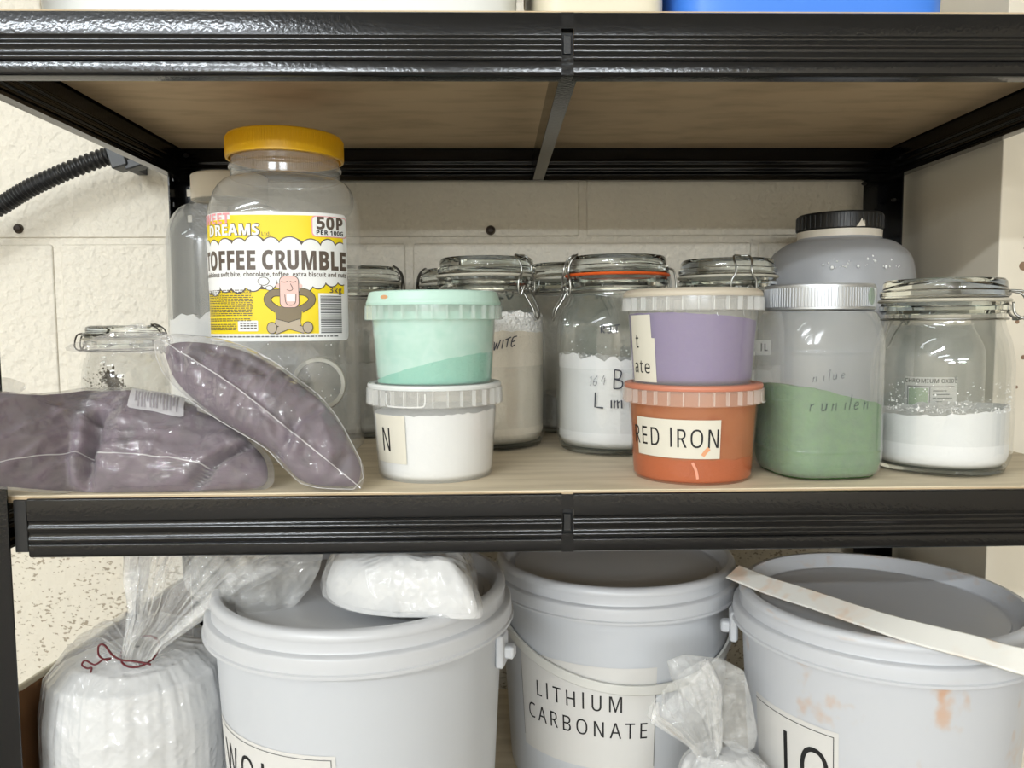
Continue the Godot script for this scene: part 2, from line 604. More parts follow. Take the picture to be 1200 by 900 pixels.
# a map for a round or rounded-square jar: u along the surface from the direction th0, v the height; r(v) a Callable or number
func wrap_map(rad, th0: float, n := 2.0, rot := 0.0) -> Callable:
	var r0: float = rad.call(0.05) if rad is Callable else rad
	if n == 2.0:
		return func(u: float, v: float, off: float) -> Vector3:
			var r: float = rad.call(v) if rad is Callable else rad
			var th := th0 + u / r0
			return Vector3(sin(th) * (r + off), v, cos(th) * (r + off))
	# arc length table for the rounded square
	var table := PackedVector2Array()
	var s := 0.0
	var prev := Vector2.ZERO
	for k in 401:
		var th := -PI + TAU * k / 400.0 + th0
		var p := Vector2(sin(th), cos(th)) * r0 * rho(th - rot, n)
		if k > 0: s += p.distance_to(prev)
		prev = p
		table.append(Vector2(s, th))
	var mid := table[200].x
	return func(u: float, v: float, off: float) -> Vector3:
		var x := u + mid
		var lo := 0
		var hi := 400
		while hi - lo > 1:
			var m := (lo + hi) / 2
			if table[m].x <= x: lo = m
			else: hi = m
		var t := (x - table[lo].x) / (table[hi].x - table[lo].x)
		var th := lerpf(table[lo].y, table[hi].y, t)
		var r: float = (rad.call(v) if rad is Callable else rad) * rho(th - rot, n) + off
		return Vector3(sin(th) * r, v, cos(th) * r)

# ---------------------------------------------------------------- powder in a vessel
# wall follows rad(v); top is a lumpy surface around y = top, tilted by slope towards direction dir
func powder(rad, y0: float, top: float, slope := 0.0, dir := 0.0, rough := 0.002, seed_ := 1, n := 2.0, rot := 0.0, dome := 0.0) -> ArrayMesh:
	var nz := noise(seed_, 60.0, 4)
	var segs := 72
	var rr := func(v: float) -> float: return rad.call(v) if rad is Callable else rad
	var edge := func(th: float) -> float:
		return top + slope * cos(th - dir) + rough * 2.0 * nz.get_noise_2d(cos(th) * 0.35, sin(th) * 0.35)
	var rows := []
	var under := PackedVector3Array()
	for j in segs + 1: under.append(Vector3(0, y0, 0))
	rows.append(under)
	for i in 13:
		var row := PackedVector3Array()
		for j in segs + 1:
			var th := TAU * j / segs - PI
			var y: float = lerpf(y0, edge.call(th), i / 12.0)
			var r: float = rr.call(y) * rho(th - rot, n)
			if i == 0: r *= 0.97
			row.append(Vector3(sin(th) * r, y, cos(th) * r))
		rows.append(row)
	var b := Buf.new()
	grid(b, rows, true)
	rows = []
	var R: float = rr.call(top)
	for i in 15:
		var t := 1.0 - i / 14.0
		var row := PackedVector3Array()
		for j in segs + 1:
			var th := TAU * j / segs - PI
			var e: float = edge.call(th)
			var rl: float = rr.call(e) * rho(th - rot, n) * t
			var x := sin(th) * rl
			var z := cos(th) * rl
			var flat := top + slope * (sin(dir) * x + cos(dir) * z) / R
			var y := lerpf(flat, e, t * t * t) + dome * (1.0 - t * t) + rough * 2.0 * nz.get_noise_2d(x * 3.0, z * 3.0) * (1.0 - t * t * t * t)
			row.append(Vector3(x, y, z))
		rows.append(row)
	grid(b, rows, true)
	return done(b)

# small grains stuck to a wall: one part
func specks(parent: Node, map: Callable, u0: float, u1: float, v0: float, v1: float, count: int, size: float, seed_: int, m: Material, called := "powder_specks", clumped := false) -> void:
	var mm := MultiMesh.new()
	mm.transform_format = MultiMesh.TRANSFORM_3D
	var s := SphereMesh.new()
	s.radius = 0.5
	s.height = 1.0
	s.radial_segments = 8
	s.rings = 4
	mm.mesh = s
	mm.instance_count = count
	rng.seed = seed_
	for i in count:
		var q := rng.randf()
		var uu := rng.randf_range(u0, u1)
		var vv := v0 + (v1 - v0) * q * q
		if clumped:
			uu = (u0 + u1) / 2 + rng.randfn() * (u1 - u0) * 0.2
			vv = (v0 + v1) / 2 + rng.randfn() * (v1 - v0) * 0.2
			vv -= (uu - (u0 + u1) / 2) * 0.45
		var p: Vector3 = map.call(uu, vv, 0.0003)
		var k := size * (0.35 + 0.65 * pow(rng.randf(), 3.0)) * rng.randf_range(0.5, 1.3)
		mm.set_instance_transform(i, Transform3D(Basis.from_scale(Vector3(k, k * rng.randf_range(0.7, 1.4), k)), p))
	var o := MultiMeshInstance3D.new()
	o.name = numbered(called, parent)
	o.multimesh = mm
	o.material_override = m
	o.set_meta("kind", "stuff")
	parent.add_child(o, true)

# ---------------------------------------------------------------- shelf
func rail_profile() -> Array:
	# (z, y) from the top down, outside towards +z; y 0 is the top edge
	return [Vector2(-0.026, -0.0022), Vector2(-0.0015, -0.0008), Vector2(0.0, -0.002), Vector2(0.0, -0.0170), Vector2(-0.0006, -0.0180), Vector2(-0.0016, -0.0190),
		Vector2(-0.0018, -0.0212), Vector2(-0.0005, -0.0222), Vector2(0.0, -0.0240), Vector2(-0.0005, -0.0256), Vector2(-0.0018, -0.0268),
		Vector2(-0.0018, -0.0300), Vector2(-0.0005, -0.0310), Vector2(0.0, -0.0328), Vector2(-0.0005, -0.0345), Vector2(-0.0014, -0.0352), Vector2(-0.0006, -0.0360),
		Vector2(0.0, -0.0368), Vector2(0.0, -0.0432), Vector2(-0.0008, -0.0452), Vector2(-0.0026, -0.0462), Vector2(-0.014, -0.0462), Vector2(-0.014, -0.0440)]

func flipped(p: Array) -> Array:
	var q := p.duplicate()
	q.reverse()
	return q

func slotted_plate(b: Buf, w: float, y0: float, y1: float, slots: Array, t: float, xf: Transform3D) -> void:
	# plate in the xy plane, 0..w by y0..y1, with rectangular slots [x0, x1, ya, yb]
	var ys := [y0, y1]
	var xs := [0.0, w]
	for s in slots:
		xs.append_array([s[0], s[1]])
		ys.append_array([s[2], s[3]])
	xs.sort()
	ys.sort()
	for i in xs.size() - 1:
		if xs[i + 1] - xs[i] < 1e-5: continue
		for j in ys.size() - 1:
			if ys[j + 1] - ys[j] < 1e-5: continue
			var cx: float = (xs[i] + xs[i + 1]) / 2.0
			var cy: float = (ys[j] + ys[j + 1]) / 2.0
			var hole := false
			for s in slots:
				if cx > s[0] and cx < s[1] and cy > s[2] and cy < s[3]: hole = true
			if hole: continue
			box_to(b, Vector3(xs[i + 1] - xs[i], ys[j + 1] - ys[j], t), xf * Vector3(cx, cy, 0), 0.00001, xf.basis)

func post(parent: Node, x: float, z: float, sx: float, sz: float, from := 0.06, to := 1.74) -> void:
	# L-shaped upright: one flange across, one along the depth; corner at (x, z), flanges run to sx and sz
	var b := Buf.new()
	var slots := []
	var y := from
	while y < to:
		slots.append([0.0085, 0.0145, y, y + 0.009])
		y += 0.032
	slotted_plate(b, 0.034, 0.0, 1.78, slots, 0.0016, Transform3D(Basis(Vector3(sx, 0, 0), Vector3.UP, Vector3(0, 0, sx)), Vector3(x, 0, z)))
	for s in slots:
		s[0] = 0.0205
		s[1] = 0.0240
		s[2] += 0.016
		s[3] += 0.013
	slotted_plate(b, 0.034, 0.0, 1.78, slots, 0.0016, Transform3D(Basis(Vector3(0, 0, sz), Vector3.UP, Vector3(-sz, 0, 0)), Vector3(x, 0, z)))
	part("upright", done(b), M.black, parent)

func build_shelf() -> void:
	var L := -0.3985
	var R := 0.512
	var D := 0.430
	var t := thing("shelving_unit", "black steel boltless shelving unit with pale board shelves holding all the jars and buckets", "shelving")
	post(t, L, 0.0022, 1, -1)
	post(t, R, 0.0022, -1, -1)
	post(t, L, -D - 0.0018, 1, 1, 1.432, 1.475)
	post(t, R, -D - 0.0018, -1, 1, 1.70, 1.72)
	for tier in [[1.5272, "top"], [1.1722, "mid"], [0.8135, "low"]]:
		var y: float = tier[0]
		var x1 := R - 0.004
		var x0 := L + 0.0465 if tier[1] == "mid" else L + 0.004
		# front rail in two runs, with a slot between them where the cross brace hooks in
		var slot_x := 0.0545
		var f := part("front_rail", extrude_x(flipped(rail_profile()), x0, slot_x - 0.0045), M.black, t, Vector3(0, y, 0))
		part("rail_end", extrude_x(flipped(rail_profile()), slot_x + 0.0045, x1), M.black, f)
		# plates above and below the slot, and the hooked tab inside it
		var sb := Buf.new()
		box_to(sb, Vector3(0.0092, 0.0115, 0.0014), Vector3(slot_x, -0.0070, -0.0008), 0.0001)
		box_to(sb, Vector3(0.0092, 0.0140, 0.0014), Vector3(slot_x, -0.0388, -0.0008), 0.0001)
		part("slot_plate", done(sb), M.black, f)
		part("slot_back", box(Vector3(0.0092, 0.040, 0.0010), 0.0002), M.black_dull, f, Vector3(slot_x, -0.0235, -0.0070))
		part("brace_tab", box(Vector3(0.0058, 0.0135, 0.0022), 0.0006), M.black_dull, f, Vector3(slot_x, -0.0235, -0.0030))
		if tier[1] == "mid":
			part("rail_hook", box(Vector3(0.010, 0.040, 0.003), 0.0006), M.black_dull, t, Vector3(L + 0.040, y - 0.022, -0.0035))
		var back := part("rear_rail", extrude_x(rail_profile(), L + 0.004, R - 0.004), M.black, t, Vector3(0, y, -D))
		back.mesh = extrude_x(mirror_z(rail_profile()), L + 0.004, R - 0.004)
		for side in [[L + 0.0016, -1.0], [R - 0.0016, 1.0]]:
			var s := part("side_rail", extrude_x(flipped(rail_profile()), -D / 2 + 0.004, D / 2 - 0.004), M.black, t, Vector3(side[0], y, -D / 2))
			s.rotation.y = side[1] * PI / 2
		part("cross_brace", brace_mesh(D - 0.006), M.black, t, Vector3(slot_x, y - 0.0285, -D / 2))
		var bd := part("board", box(Vector3(R - L - 0.010, 0.0058, D - 0.008), 0.0006), M.underside if tier[1] == "top" else M.board, t, Vector3((L + R) / 2, y + 0.0016 - 0.0029 + 0.0001, -D / 2))
		bd.position.y = y + 0.0013 - 0.0029
		if tier[1] != "top":
			bd.mesh = box(Vector3(R - L - 0.010, 0.0012, D - 0.008), 0.0003)
			bd.position.y = y + 0.0013 - 0.0006
			part("board_underside", box(Vector3(R - L - 0.010, 0.0046, D - 0.009), 0.0004), M.underside, bd, Vector3(0, -0.0029, 0))
	# rivets on the rear uprights
	for p in [Vector3(0.4770, 1.4785, -0.4285), Vector3(0.5095, 1.4555, -0.4150), Vector3(-0.3880, 1.515, -0.4285)]:
		var sp := SphereMesh.new()
		sp.radius = 0.0035
		sp.height = 0.005
		sp.radial_segments = 12
		sp.rings = 6
		part("rivet", sp, M.wire_dark, t, p)

func mirror_z(p: Array) -> Array:
	var out := []
	for q: Vector2 in p: out.append(Vector2(-q.x, q.y))
	return out

func brace_mesh(length: float) -> ArrayMesh:
	var b := Buf.new()
	box_to(b, Vector3(0.0016, 0.032, length), Vector3(-0.0045, -0.001, 0), 0.0003)
	box_to(b, Vector3(0.0130, 0.0016, length), Vector3(0.0012, -0.0165, 0), 0.0003)
	box_to(b, Vector3(0.0016, 0.006, length), Vector3(0.0072, -0.0145, 0), 0.0003)
	return done(b)

# ---------------------------------------------------------------- room
func build_room() -> void:
	var wb := part("wall_back", box(Vector3(6.6, 3.1, 0.2), 0.001), M.wall, null, Vector3(-0.5, 1.45, -0.5628))
	tag(wb, "", "", "", "structure")
	# painted blocks of the back wall round the shelf
	var bl := box(Vector3(0.450, 0.2165, 0.0056), 0.0048)
	for row in range(-4, 7):
		var y := 1.4118 + 0.225 * row + 0.1125
		for k in range(-5, 4):
			var x := 0.1174 + 0.46 * k + 0.23 + (0.0 if posmod(row, 2) == 0 else 0.23)
			if x - 0.225 > 0.56: continue
			if row <= -2: continue
			part("block", bl, M.wall, wb, Vector3(x + 0.5, y - 1.45, 0.1000))
	# below them the joints are lost under flaking render
	part("render_coat", box(Vector3(4.0, 1.184, 0.0056), 0.0035), M.worn, wb, Vector3(-1.0, 0.593 - 1.45, 0.1000))
	for d in [["wall_left", Vector3(0.2, 3.1, 13.6), Vector3(-3.7, 1.45, 6.1), M.room], ["wall_right", Vector3(0.2, 3.1, 13.6), Vector3(2.7, 1.45, 6.1), M.room], ["wall_front", Vector3(6.6, 3.1, 0.2), Vector3(-0.5, 1.45, 12.9), M.room], ["floor", Vector3(6.6, 0.2, 13.6), Vector3(-0.5, -0.1, 6.1), M.floor], ["ceiling", Vector3(6.6, 0.2, 13.6), Vector3(-0.5, 2.98, 6.1), M.ceiling]]:
		tag(part(d[0], box(d[1], 0.001), d[3], null, d[2]), "", "", "", "structure")
	# plastered pier beside the shelf: left face runs forward, front face looks at us
	var pier := part("trim_1", box(Vector3(0.9, 2.88, 0.222), 0.0015), M.plaster, null, Vector3(0.535 + 0.45, 1.44, -0.3515))
	tag(pier, "", "", "", "structure")
	for q in [[0.566, 1.402, 0.0030], [0.563, 1.389, 0.0018], [0.565, 1.378, 0.0032], [0.562, 1.359, 0.0042], [0.558, 1.300, 0.0020], [0.566, 1.262, 0.0022], [0.560, 1.230, 0.0016]]:
		var ch := CylinderMesh.new()
		ch.top_radius = q[2]
		ch.bottom_radius = q[2] * 1.2
		ch.height = 0.0008
		ch.radial_segments = 9
		ch.rings = 1
		var chip := part("paint_chip", ch, M.chip, pier, Vector3(q[0] - 0.985, q[1] - 1.44, 0.1112))
		chip.rotation.x = PI / 2

func batten(at: Vector3, label: String) -> void:
	var t := thing("fluorescent_batten", label, "ceiling light", at, "fluorescent battens on the ceiling")
	part("housing", box(Vector3(1.9, 0.05, 0.09), 0.006), M.lamp, t, Vector3(0, 0.055, 0))
	var c := wire(PackedVector3Array([Vector3(-0.9, 0, 0), Vector3(0.9, 0, 0)]), 0.017, 14)
	part("tube_lamp", c, M.lamp_glow, t)
	for s in [-1.0, 1.0]:
		part("lamp_holder", box(Vector3(0.03, 0.06, 0.045), 0.004), M.lamp, t, Vector3(0.915 * s, 0.008, 0))

func area(at: Vector3, size: Vector2, energy: float, c: Color, tilt: float) -> void:
	var l := AreaLight3D.new()
	l.name = "lamp_light"
	l.area_size = size
	l.light_energy = energy
	l.light_color = c
	l.shadow_enabled = true
	l.area_range = 12.0
	l.area_attenuation = 2.0
	l.area_normalize_energy = true
	add_child(l, true)
	l.position = at
	l.rotation = Vector3(deg_to_rad(tilt), 0, 0)

func lamp_spots() -> Array:
	return [Vector3(-1.9, 1.5, 1.8), Vector3(-1.9, 3.0, 20.0), Vector3(-1.9, 4.6, 3.5), Vector3(-1.9, 7.0, 26.0), Vector3(-1.9, 9.6, 38.0), Vector3(1.0, 7.0, 20.0), Vector3(1.0, 9.6, 32.0)]   # x, z, strength

func _ready() -> void:
	# ---- camera, sky, light, exposure
	var cam := Camera3D.new()
	cam.name = "camera"
	add_child(cam)
	cam.position = Vector3(0, 1.30, 0.586)
	cam.rotation_degrees = Vector3(-4.3476, -1.2326, -0.3143)
	cam.fov = rad_to_deg(2.0 * atan(450.0 / 917.0))
	cam.near = 0.02
	cam.current = true
	var we := WorldEnvironment.new()
	we.name = "environment"
	var env := Environment.new()
	env.background_mode = Environment.BG_COLOR
	env.background_color = Color(0.02, 0.02, 0.02)
	env.tonemap_mode = Environment.TONE_MAPPER_LINEAR
	env.tonemap_exposure = 0.282
	env.sdfgi_enabled = true
	env.ssao_enabled = true
	env.ssil_enabled = true
	we.environment = env
	add_child(we)
	var lamp_col := Color(0.945, 0.975, 1.0)
	for q in lamp_spots():
		area(Vector3(q.x, 2.655, q.y - 0.03), Vector2(1.8, 0.07), q.z, lamp_col, -35.0)
		area(Vector3(q.x, 2.655, q.y + 0.03), Vector2(1.8, 0.07), q.z, lamp_col, -145.0)
	make_materials()
	# ---- structure
	build_room()
	var where := ["nearest to the shelf", "second from the shelf on the left", "third from the shelf on the left", "fourth from the shelf on the left", "farthest from the shelf on the left", "nearer of the two on the right", "farther of the two on the right"]
	var k := 0
	for q in lamp_spots():
		batten(Vector3(q.x, 2.70, q.y), "white fluorescent batten on the ceiling, " + where[k])
		k += 1
	build_shelf()
	build_objects()


# ---------------------------------------------------------------- jars
func glass_band(r_in: float, r_out: float, y0: float, y1: float, ch := 0.0014) -> Array:
	return [Vector2(r_in, y0), Vector2(r_out - ch, y0), Vector2(r_out, y0 + ch), Vector2(r_out, y1 - ch), Vector2(r_out - ch, y1), Vector2(r_in, y1), Vector2(r_in, y0)]

# clip-top preserving jar; k scales the fittings; clasp: direction in which the wire clasp faces
func clip_jar(label: String, at: Vector3, H: float, R: float, N: float, clasp: float, seal: Material, dusty := false, metal: Material = null, group := "clip-top glass jars", hinge := 1.0) -> Node3D:
	var t := thing("clip_top_jar", label, "jar", at, group)
	var wm: Material = metal if metal else M.wire
	var k := N / 0.0485
	var hd := clasp + PI if hinge < 1.2 else 1.25
	var ys := H - 0.068 * k       # shoulder begins
	var yn := H - 0.040 * k       # neck begins
	var outer := fillet([Vector2(R * 0.55, 0.0015), Vector2(R - 0.006, 0.0015), Vector2(R - 0.0005, 0.014), Vector2(R, ys * 0.45), Vector2(R - 0.001, ys), Vector2(lerpf(R, N, 0.55), ys + 0.018 * k), Vector2(N - 0.0005, yn), Vector2(N - 0.0005, H - 0.028 * k)], 0.016, 5)
	part("glass_body", lathe(outer, 96), M.glass_dusty if dusty else M.glass, t)
	var inner := []
	for p: Vector2 in outer: inner.append(Vector2(maxf(p.x - 0.0032, 0.004), p.y + (0.004 if p.y < 0.01 else 0.0)))
	part("inner_wall", lathe(inner, 72), M.glass, t)
	part("glass_base", lathe([Vector2(0.0, 0.0004), Vector2(R - 0.009, 0.0004), Vector2(R - 0.0055, 0.0022), Vector2(R - 0.0045, 0.0058), Vector2(R - 0.010, 0.0068), Vector2(0.0, 0.0066)], 72), M.glass_solid, t)
	part("neck_rim", lathe(glass_band(N - 0.005, N + 0.0030, H - 0.0300 * k, H - 0.0200 * k, 0.003), 80), M.glass_solid, t)
	part("rubber_seal", lathe([Vector2(N - 0.004, H - 0.0198 * k), Vector2(N + 0.0030, H - 0.0198 * k), Vector2(N + 0.0042, H - 0.0186 * k), Vector2(N + 0.0030, H - 0.0172 * k), Vector2(N - 0.004, H - 0.0172 * k)], 72), seal, t)
	var y := H
	part("glass_lid", lathe([Vector2(0.0, y - 0.0165 * k), Vector2(N + 0.001, y - 0.0165 * k), Vector2(N + 0.0028, y - 0.0140 * k), Vector2(N + 0.0026, y - 0.0100 * k), Vector2(N + 0.0004, y - 0.0088 * k), Vector2(N + 0.0002, y - 0.0025 * k), Vector2(N - 0.0022, y), Vector2(N - 0.008, y - 0.0004 * k), Vector2(N - 0.012, y - 0.0045 * k), Vector2(0.0, y - 0.0050 * k)], 80), M.glass_solid, t)
	# wires: ring under the rim, clasp, hinge
	var ring := []
	for j in 49: ring.append(Vector3(sin(TAU * j / 48) * (N + 0.0014), H - 0.0345 * k, cos(TAU * j / 48) * (N + 0.0014)))
	part("wire_ring", wire(PackedVector3Array(ring), 0.0010 * k, 6), wm, t)
	var pol := func(rad: float, yy: float, tt: float, d: float) -> Vector3:
		var th := d + tt / rad
		return Vector3(sin(th) * rad, yy, cos(th) * rad)
	var b := Buf.new()
	for s in [-1.0, 1.0]:
		var leg := [pol.call(N - 0.006, H + 0.0012 * k, 0.0, clasp), pol.call(N - 0.003, H + 0.0012 * k, 0.0075 * s * k, clasp), pol.call(N + 0.0025, H - 0.004 * k, 0.0090 * s * k, clasp), pol.call(N + 0.0050, H - 0.010 * k, 0.0080 * s * k, clasp), pol.call(N + 0.0060, H - 0.017 * k, 0.0085 * s * k, clasp), pol.call(N + 0.0065, H - 0.024 * k, 0.0125 * s * k, clasp), pol.call(N + 0.0062, H - 0.034 * k, 0.0128 * s * k, clasp), pol.call(N + 0.0065, H - 0.039 * k, 0.0105 * s * k, clasp), pol.call(N + 0.0075, H - 0.034 * k, 0.0085 * s * k, clasp), pol.call(N + 0.0080, H - 0.029 * k, 0.0065 * s * k, clasp)]
		wire_to(b, smooth_path(leg, 4), 0.00105 * k, 7)
	part("clasp_bail", done(b), wm, t)
	b = Buf.new()
	for s in [-1.0, 1.0]:
		var coil := []
		for j in 15: coil.append(pol.call(N + 0.0065, H - 0.0325 * k + 0.0032 * k * cos(TAU * j / 9.0), 0.0060 * s * k + 0.0032 * k * sin(TAU * j / 9.0), clasp))
		coil.append_array([pol.call(N + 0.010, H - 0.042 * k, 0.0055 * s * k, clasp), pol.call(N + 0.0165, H - 0.052 * k, 0.0045 * s * k, clasp), pol.call(N + 0.0185, H - 0.060 * k, 0.0035 * s * k, clasp), pol.call(N + 0.0186, H - 0.0625 * k, 0.0, clasp)])
		wire_to(b, PackedVector3Array(coil), 0.00105 * k, 7)
	part("clasp_lever", done(b), wm, t)
	b = Buf.new()
	for s in [-1.0, 1.0]:
		var q: float = 0.0065 * s * k * hinge
		var e: float = hinge
		var hg := [pol.call(N - 0.004, H - 0.010 * k, q, hd), pol.call(N + 0.007 * e, H - 0.0110 * k, q, hd), pol.call(N + 0.0115 * e, H - 0.0150 * k, q, hd), pol.call(N + 0.0135 * e, H - 0.029 * k, q, hd), pol.call(N + 0.0095 * e, H - 0.0345 * k, q, hd), pol.call(N + 0.0060, H - 0.030 * k, q * 0.8, hd), pol.call(N + 0.0045, H - 0.020 * k, q * 0.75, hd)]
		wire_to(b, smooth_path(hg, 5), 0.0011 * k, 7)
	wire_to(b, PackedVector3Array([pol.call(N + 0.0085, H - 0.0345 * k, -0.0065 * k, hd), pol.call(N + 0.0085, H - 0.0345 * k, 0.0065 * k, hd)]), 0.0013 * k, 7)
	part("hinge_wire", done(b), wm, t)
	return t

# ---------------------------------------------------------------- tubs
func tub_r(v: float) -> float:
	return lerpf(0.0482, 0.0526, clampf(v / 0.064, 0.0, 1.0))

func tub(label: String, at: Vector3, lid: Material, body: Material, rim: Material, b0: float, b1: float, top: float, turn: float) -> Node3D:
	var t := thing("plastic_tub", label, "tub", at, "lidded one-litre plastic tubs")
	var bp := [Vector2(0.0, 0.0012), Vector2(0.044, 0.0012), Vector2(0.0448, 0.0002), Vector2(0.0470, 0.0002), Vector2(0.0484, 0.0022)]
	for i in 9: bp.append(Vector2(tub_r(b1 * (i + 1) / 9.0), b1 * (i + 1) / 9.0))
	part("body", lathe(bp, 96), body, t)
	# tamper skirt: a collar held off the wall by thin ribs
	var sk := part("skirt", lathe([Vector2(0.0574, b0), Vector2(0.0578, b0 + 0.001), Vector2(0.0574, b1), Vector2(0.0530, b1 + 0.0006), Vector2(0.0526, b1)], 96), rim, t)
	var b := Buf.new()
	for i in 30:
		var th := TAU * i / 30.0 + 0.05
		box_to(b, Vector3(0.0007, b1 - b0 - 0.001, 0.0046), Vector3(sin(th) * 0.0549, (b0 + b1) / 2, cos(th) * 0.0549), 0.0001, Basis(Vector3.UP, th))
	part("skirt_rib", done(b), M.pp_rib, sk)
	# pull tab outline on the skirt
	var mp := wrap_map(0.0578, turn)
	var tabp := stroke2d([Vector2(-0.017, b1 - 0.002), Vector2(-0.0165, b0 + 0.003), Vector2(-0.011, b0 + 0.0012), Vector2(0.011, b0 + 0.0012), Vector2(0.0165, b0 + 0.003), Vector2(0.017, b1 - 0.002)], 0.0011)
	part("pull_tab", laid(tabp, mp, 0.0006, 0.004), M.pp_rib, sk)
	part("lid", lathe(fillet([Vector2(0.0560, b1 + 0.0002), Vector2(0.0566, b1 + 0.0022), Vector2(0.0556, b1 + 0.0042), Vector2(0.0538, top - 0.001), Vector2(0.0526, top), Vector2(0.0500, top), Vector2(0.0492, top - 0.0016), Vector2(0.0, top - 0.0016)], 0.0008, 3), 96), lid, t)
	return t

# ---------------------------------------------------------------- buckets
func bucket_r(v: float, h: float, R: float) -> float:
	return lerpf(R - 0.021, R - 0.0085, clampf(v / h, 0.0, 1.0))

func bucket(label: String, at: Vector3, h: float, R: float, body: Material, lidm: Material) -> Node3D:
	# h: height of the lower edge of the lid's skirt
	var t := thing("lidded_bucket", label, "bucket", at, "white plastic buckets on the lower shelf")
	var bp := [Vector2(0.0, 0.004), Vector2(R - 0.030, 0.004), Vector2(R - 0.029, 0.0005), Vector2(R - 0.024, 0.0005), Vector2(R - 0.021, 0.006)]
	for i in 12: bp.append(Vector2(bucket_r(h * (i + 1) / 12.0, h, R), h * (i + 1) / 12.0))
	bp.append(Vector2(R - 0.0085, h + 0.012))
	part("body", lathe(bp, 128), body, t)
	var lp := [Vector2(R - 0.006, h + 0.0010), Vector2(R - 0.0012, h + 0.0010), Vector2(R - 0.0010, h), Vector2(R + 0.0012, h), Vector2(R + 0.0012, h + 0.0022), Vector2(R - 0.0002, h + 0.0032), Vector2(R - 0.0006, h + 0.0130), Vector2(R - 0.0022, h + 0.0150), Vector2(R - 0.0060, h + 0.0156), Vector2(R - 0.0066, h + 0.0170), Vector2(R - 0.0070, h + 0.0230), Vector2(R - 0.0058, h + 0.0245), Vector2(R - 0.0058, h + 0.0275), Vector2(R - 0.0072, h + 0.0305), Vector2(R - 0.0096, h + 0.0320), Vector2(R - 0.0130, h + 0.0320), Vector2(R - 0.0150, h + 0.0300), Vector2(R - 0.0180, h + 0.0190), Vector2(R - 0.0200, h + 0.0178), Vector2(R - 0.0245, h + 0.0178), Vector2(R - 0.0255, h + 0.0196), Vector2(R - 0.0300, h + 0.0200), Vector2(0.0, h + 0.0200)]
	part("lid", lathe(lp, 128), lidm, t)
	return t

func ear(t: Node3D, th: float, y: float, r: float) -> void:
	var b := Buf.new()
	var bs := Basis(Vector3.UP, th)
	box_to(b, Vector3(0.022, 0.030, 0.008), bs * Vector3(0, y, r + 0.003), 0.003, bs)
	box_to(b, Vector3(0.012, 0.012, 0.012), bs * Vector3(0, y - 0.002, r + 0.009), 0.003, bs)
	part("bail_ear", done(b), M.bucket, t)

# flat plastic strap along a path; out(i) gives the outward direction
func strap(path: PackedVector3Array, outs: PackedVector3Array, w: float, th: float) -> ArrayMesh:
	var rows := []
	for i in path.size():
		var tg := (path[mini(i + 1, path.size() - 1)] - path[maxi(i - 1, 0)]).normalized()
		var o := outs[i].normalized()
		var s := o.cross(tg).normalized()
		var row := PackedVector3Array()
		for q in [[-1.0, -0.7], [-0.85, -1.0], [0.85, -1.0], [1.0, -0.7], [1.0, 0.7], [0.85, 1.0], [0.0, 0.75], [-0.85, 1.0], [-1.0, 0.7], [-1.0, -0.7]]:
			row.append(path[i] + s * (q[0] * w / 2) + o * (q[1] * th / 2))
		rows.append(row)
	var b := Buf.new()
	grid(b, rows, true)
	return done(b)

# ---------------------------------------------------------------- bags
class Pillow:
	var c := Vector2.ZERO
	var rad := PackedFloat32Array()
	var tf := 0.03
	var tb := 0.03
	var xf := Transform3D.IDENTITY
	var p := 2.6
	var q := 0.62
	var ymin := -9.0
	var extra: Variant = null
	var bend: Variant = null
	func edge(a: float) -> float:
		var f := fposmod(a / TAU, 1.0) * 360.0
		var i := int(f) % 360
		return lerpf(rad[i], rad[(i + 1) % 360], f - floorf(f))
	func at(s: float, a: float, side: float, grow := 0.0, scale := 1.0) -> Vector3:
		var r := edge(a) * s * scale
		return surf(c + Vector2(cos(a), sin(a)) * r, s, side, grow)
	func surf(w: Vector2, s: float, side: float, grow := 0.0) -> Vector3:
		var h := pow(maxf(1.0 - pow(s, p), 0.0), q) * (tf if side > 0.0 else tb)
		if extra != null:
			h += (extra as Callable).call(w.x, w.y, side) * (1.0 - pow(s, 8.0))
		var l := Vector3(w.x, w.y, side * h + grow)
		if bend != null: l = (bend as Callable).call(l)
		var o := xf * l
		o.y = maxf(o.y, ymin)
		return o
	func on(u: float, v: float, off: float) -> Vector3:
		var w := Vector2(u, v) - c
		var s := clampf(w.length() / edge(w.angle()), 0.0, 1.0)
		return surf(Vector2(u, v), s, 1.0, off)

func make_pillow(outline: Array, c: Vector2, rounds := 2) -> Pillow:
	var pts := outline.duplicate()
	for k in rounds:
		var n := []
		for i in pts.size():
			var a: Vector2 = pts[i]
			var b: Vector2 = pts[(i + 1) % pts.size()]
			n.append(a.lerp(b, 0.25))
			n.append(a.lerp(b, 0.75))
		pts = n
	var pl := Pillow.new()
	pl.c = c
	for k in 360:
		var dir := Vector2.from_angle(TAU * k / 360.0)
		var best := 0.001
		for i in pts.size():
			var hit = Geometry2D.segment_intersects_segment(c, c + dir * 2.0, pts[i], pts[(i + 1) % pts.size()])
			if hit != null: best = maxf(best, c.distance_to(hit))
		pl.rad.append(best)
	return pl

func pillow_mesh(pl: Pillow, cols := 200, rings := 44, scale := 1.0, grow := 0.0) -> ArrayMesh:
	var b := Buf.new()
	for side in [1.0, -1.0]:
		var rows := []
		for i in rings + 1:
			var s := 1.0 - float(i) / rings
			s = 1.0 - pow(1.0 - s, 1.4)
			var row := PackedVector3Array()
			for j in cols + 1: row.append(pl.at(s, TAU * j / cols, side, grow * side, scale))
			rows.append(row)
		if side < 0.0: rows.reverse()
		grid(b, rows, true)
	return done(b)

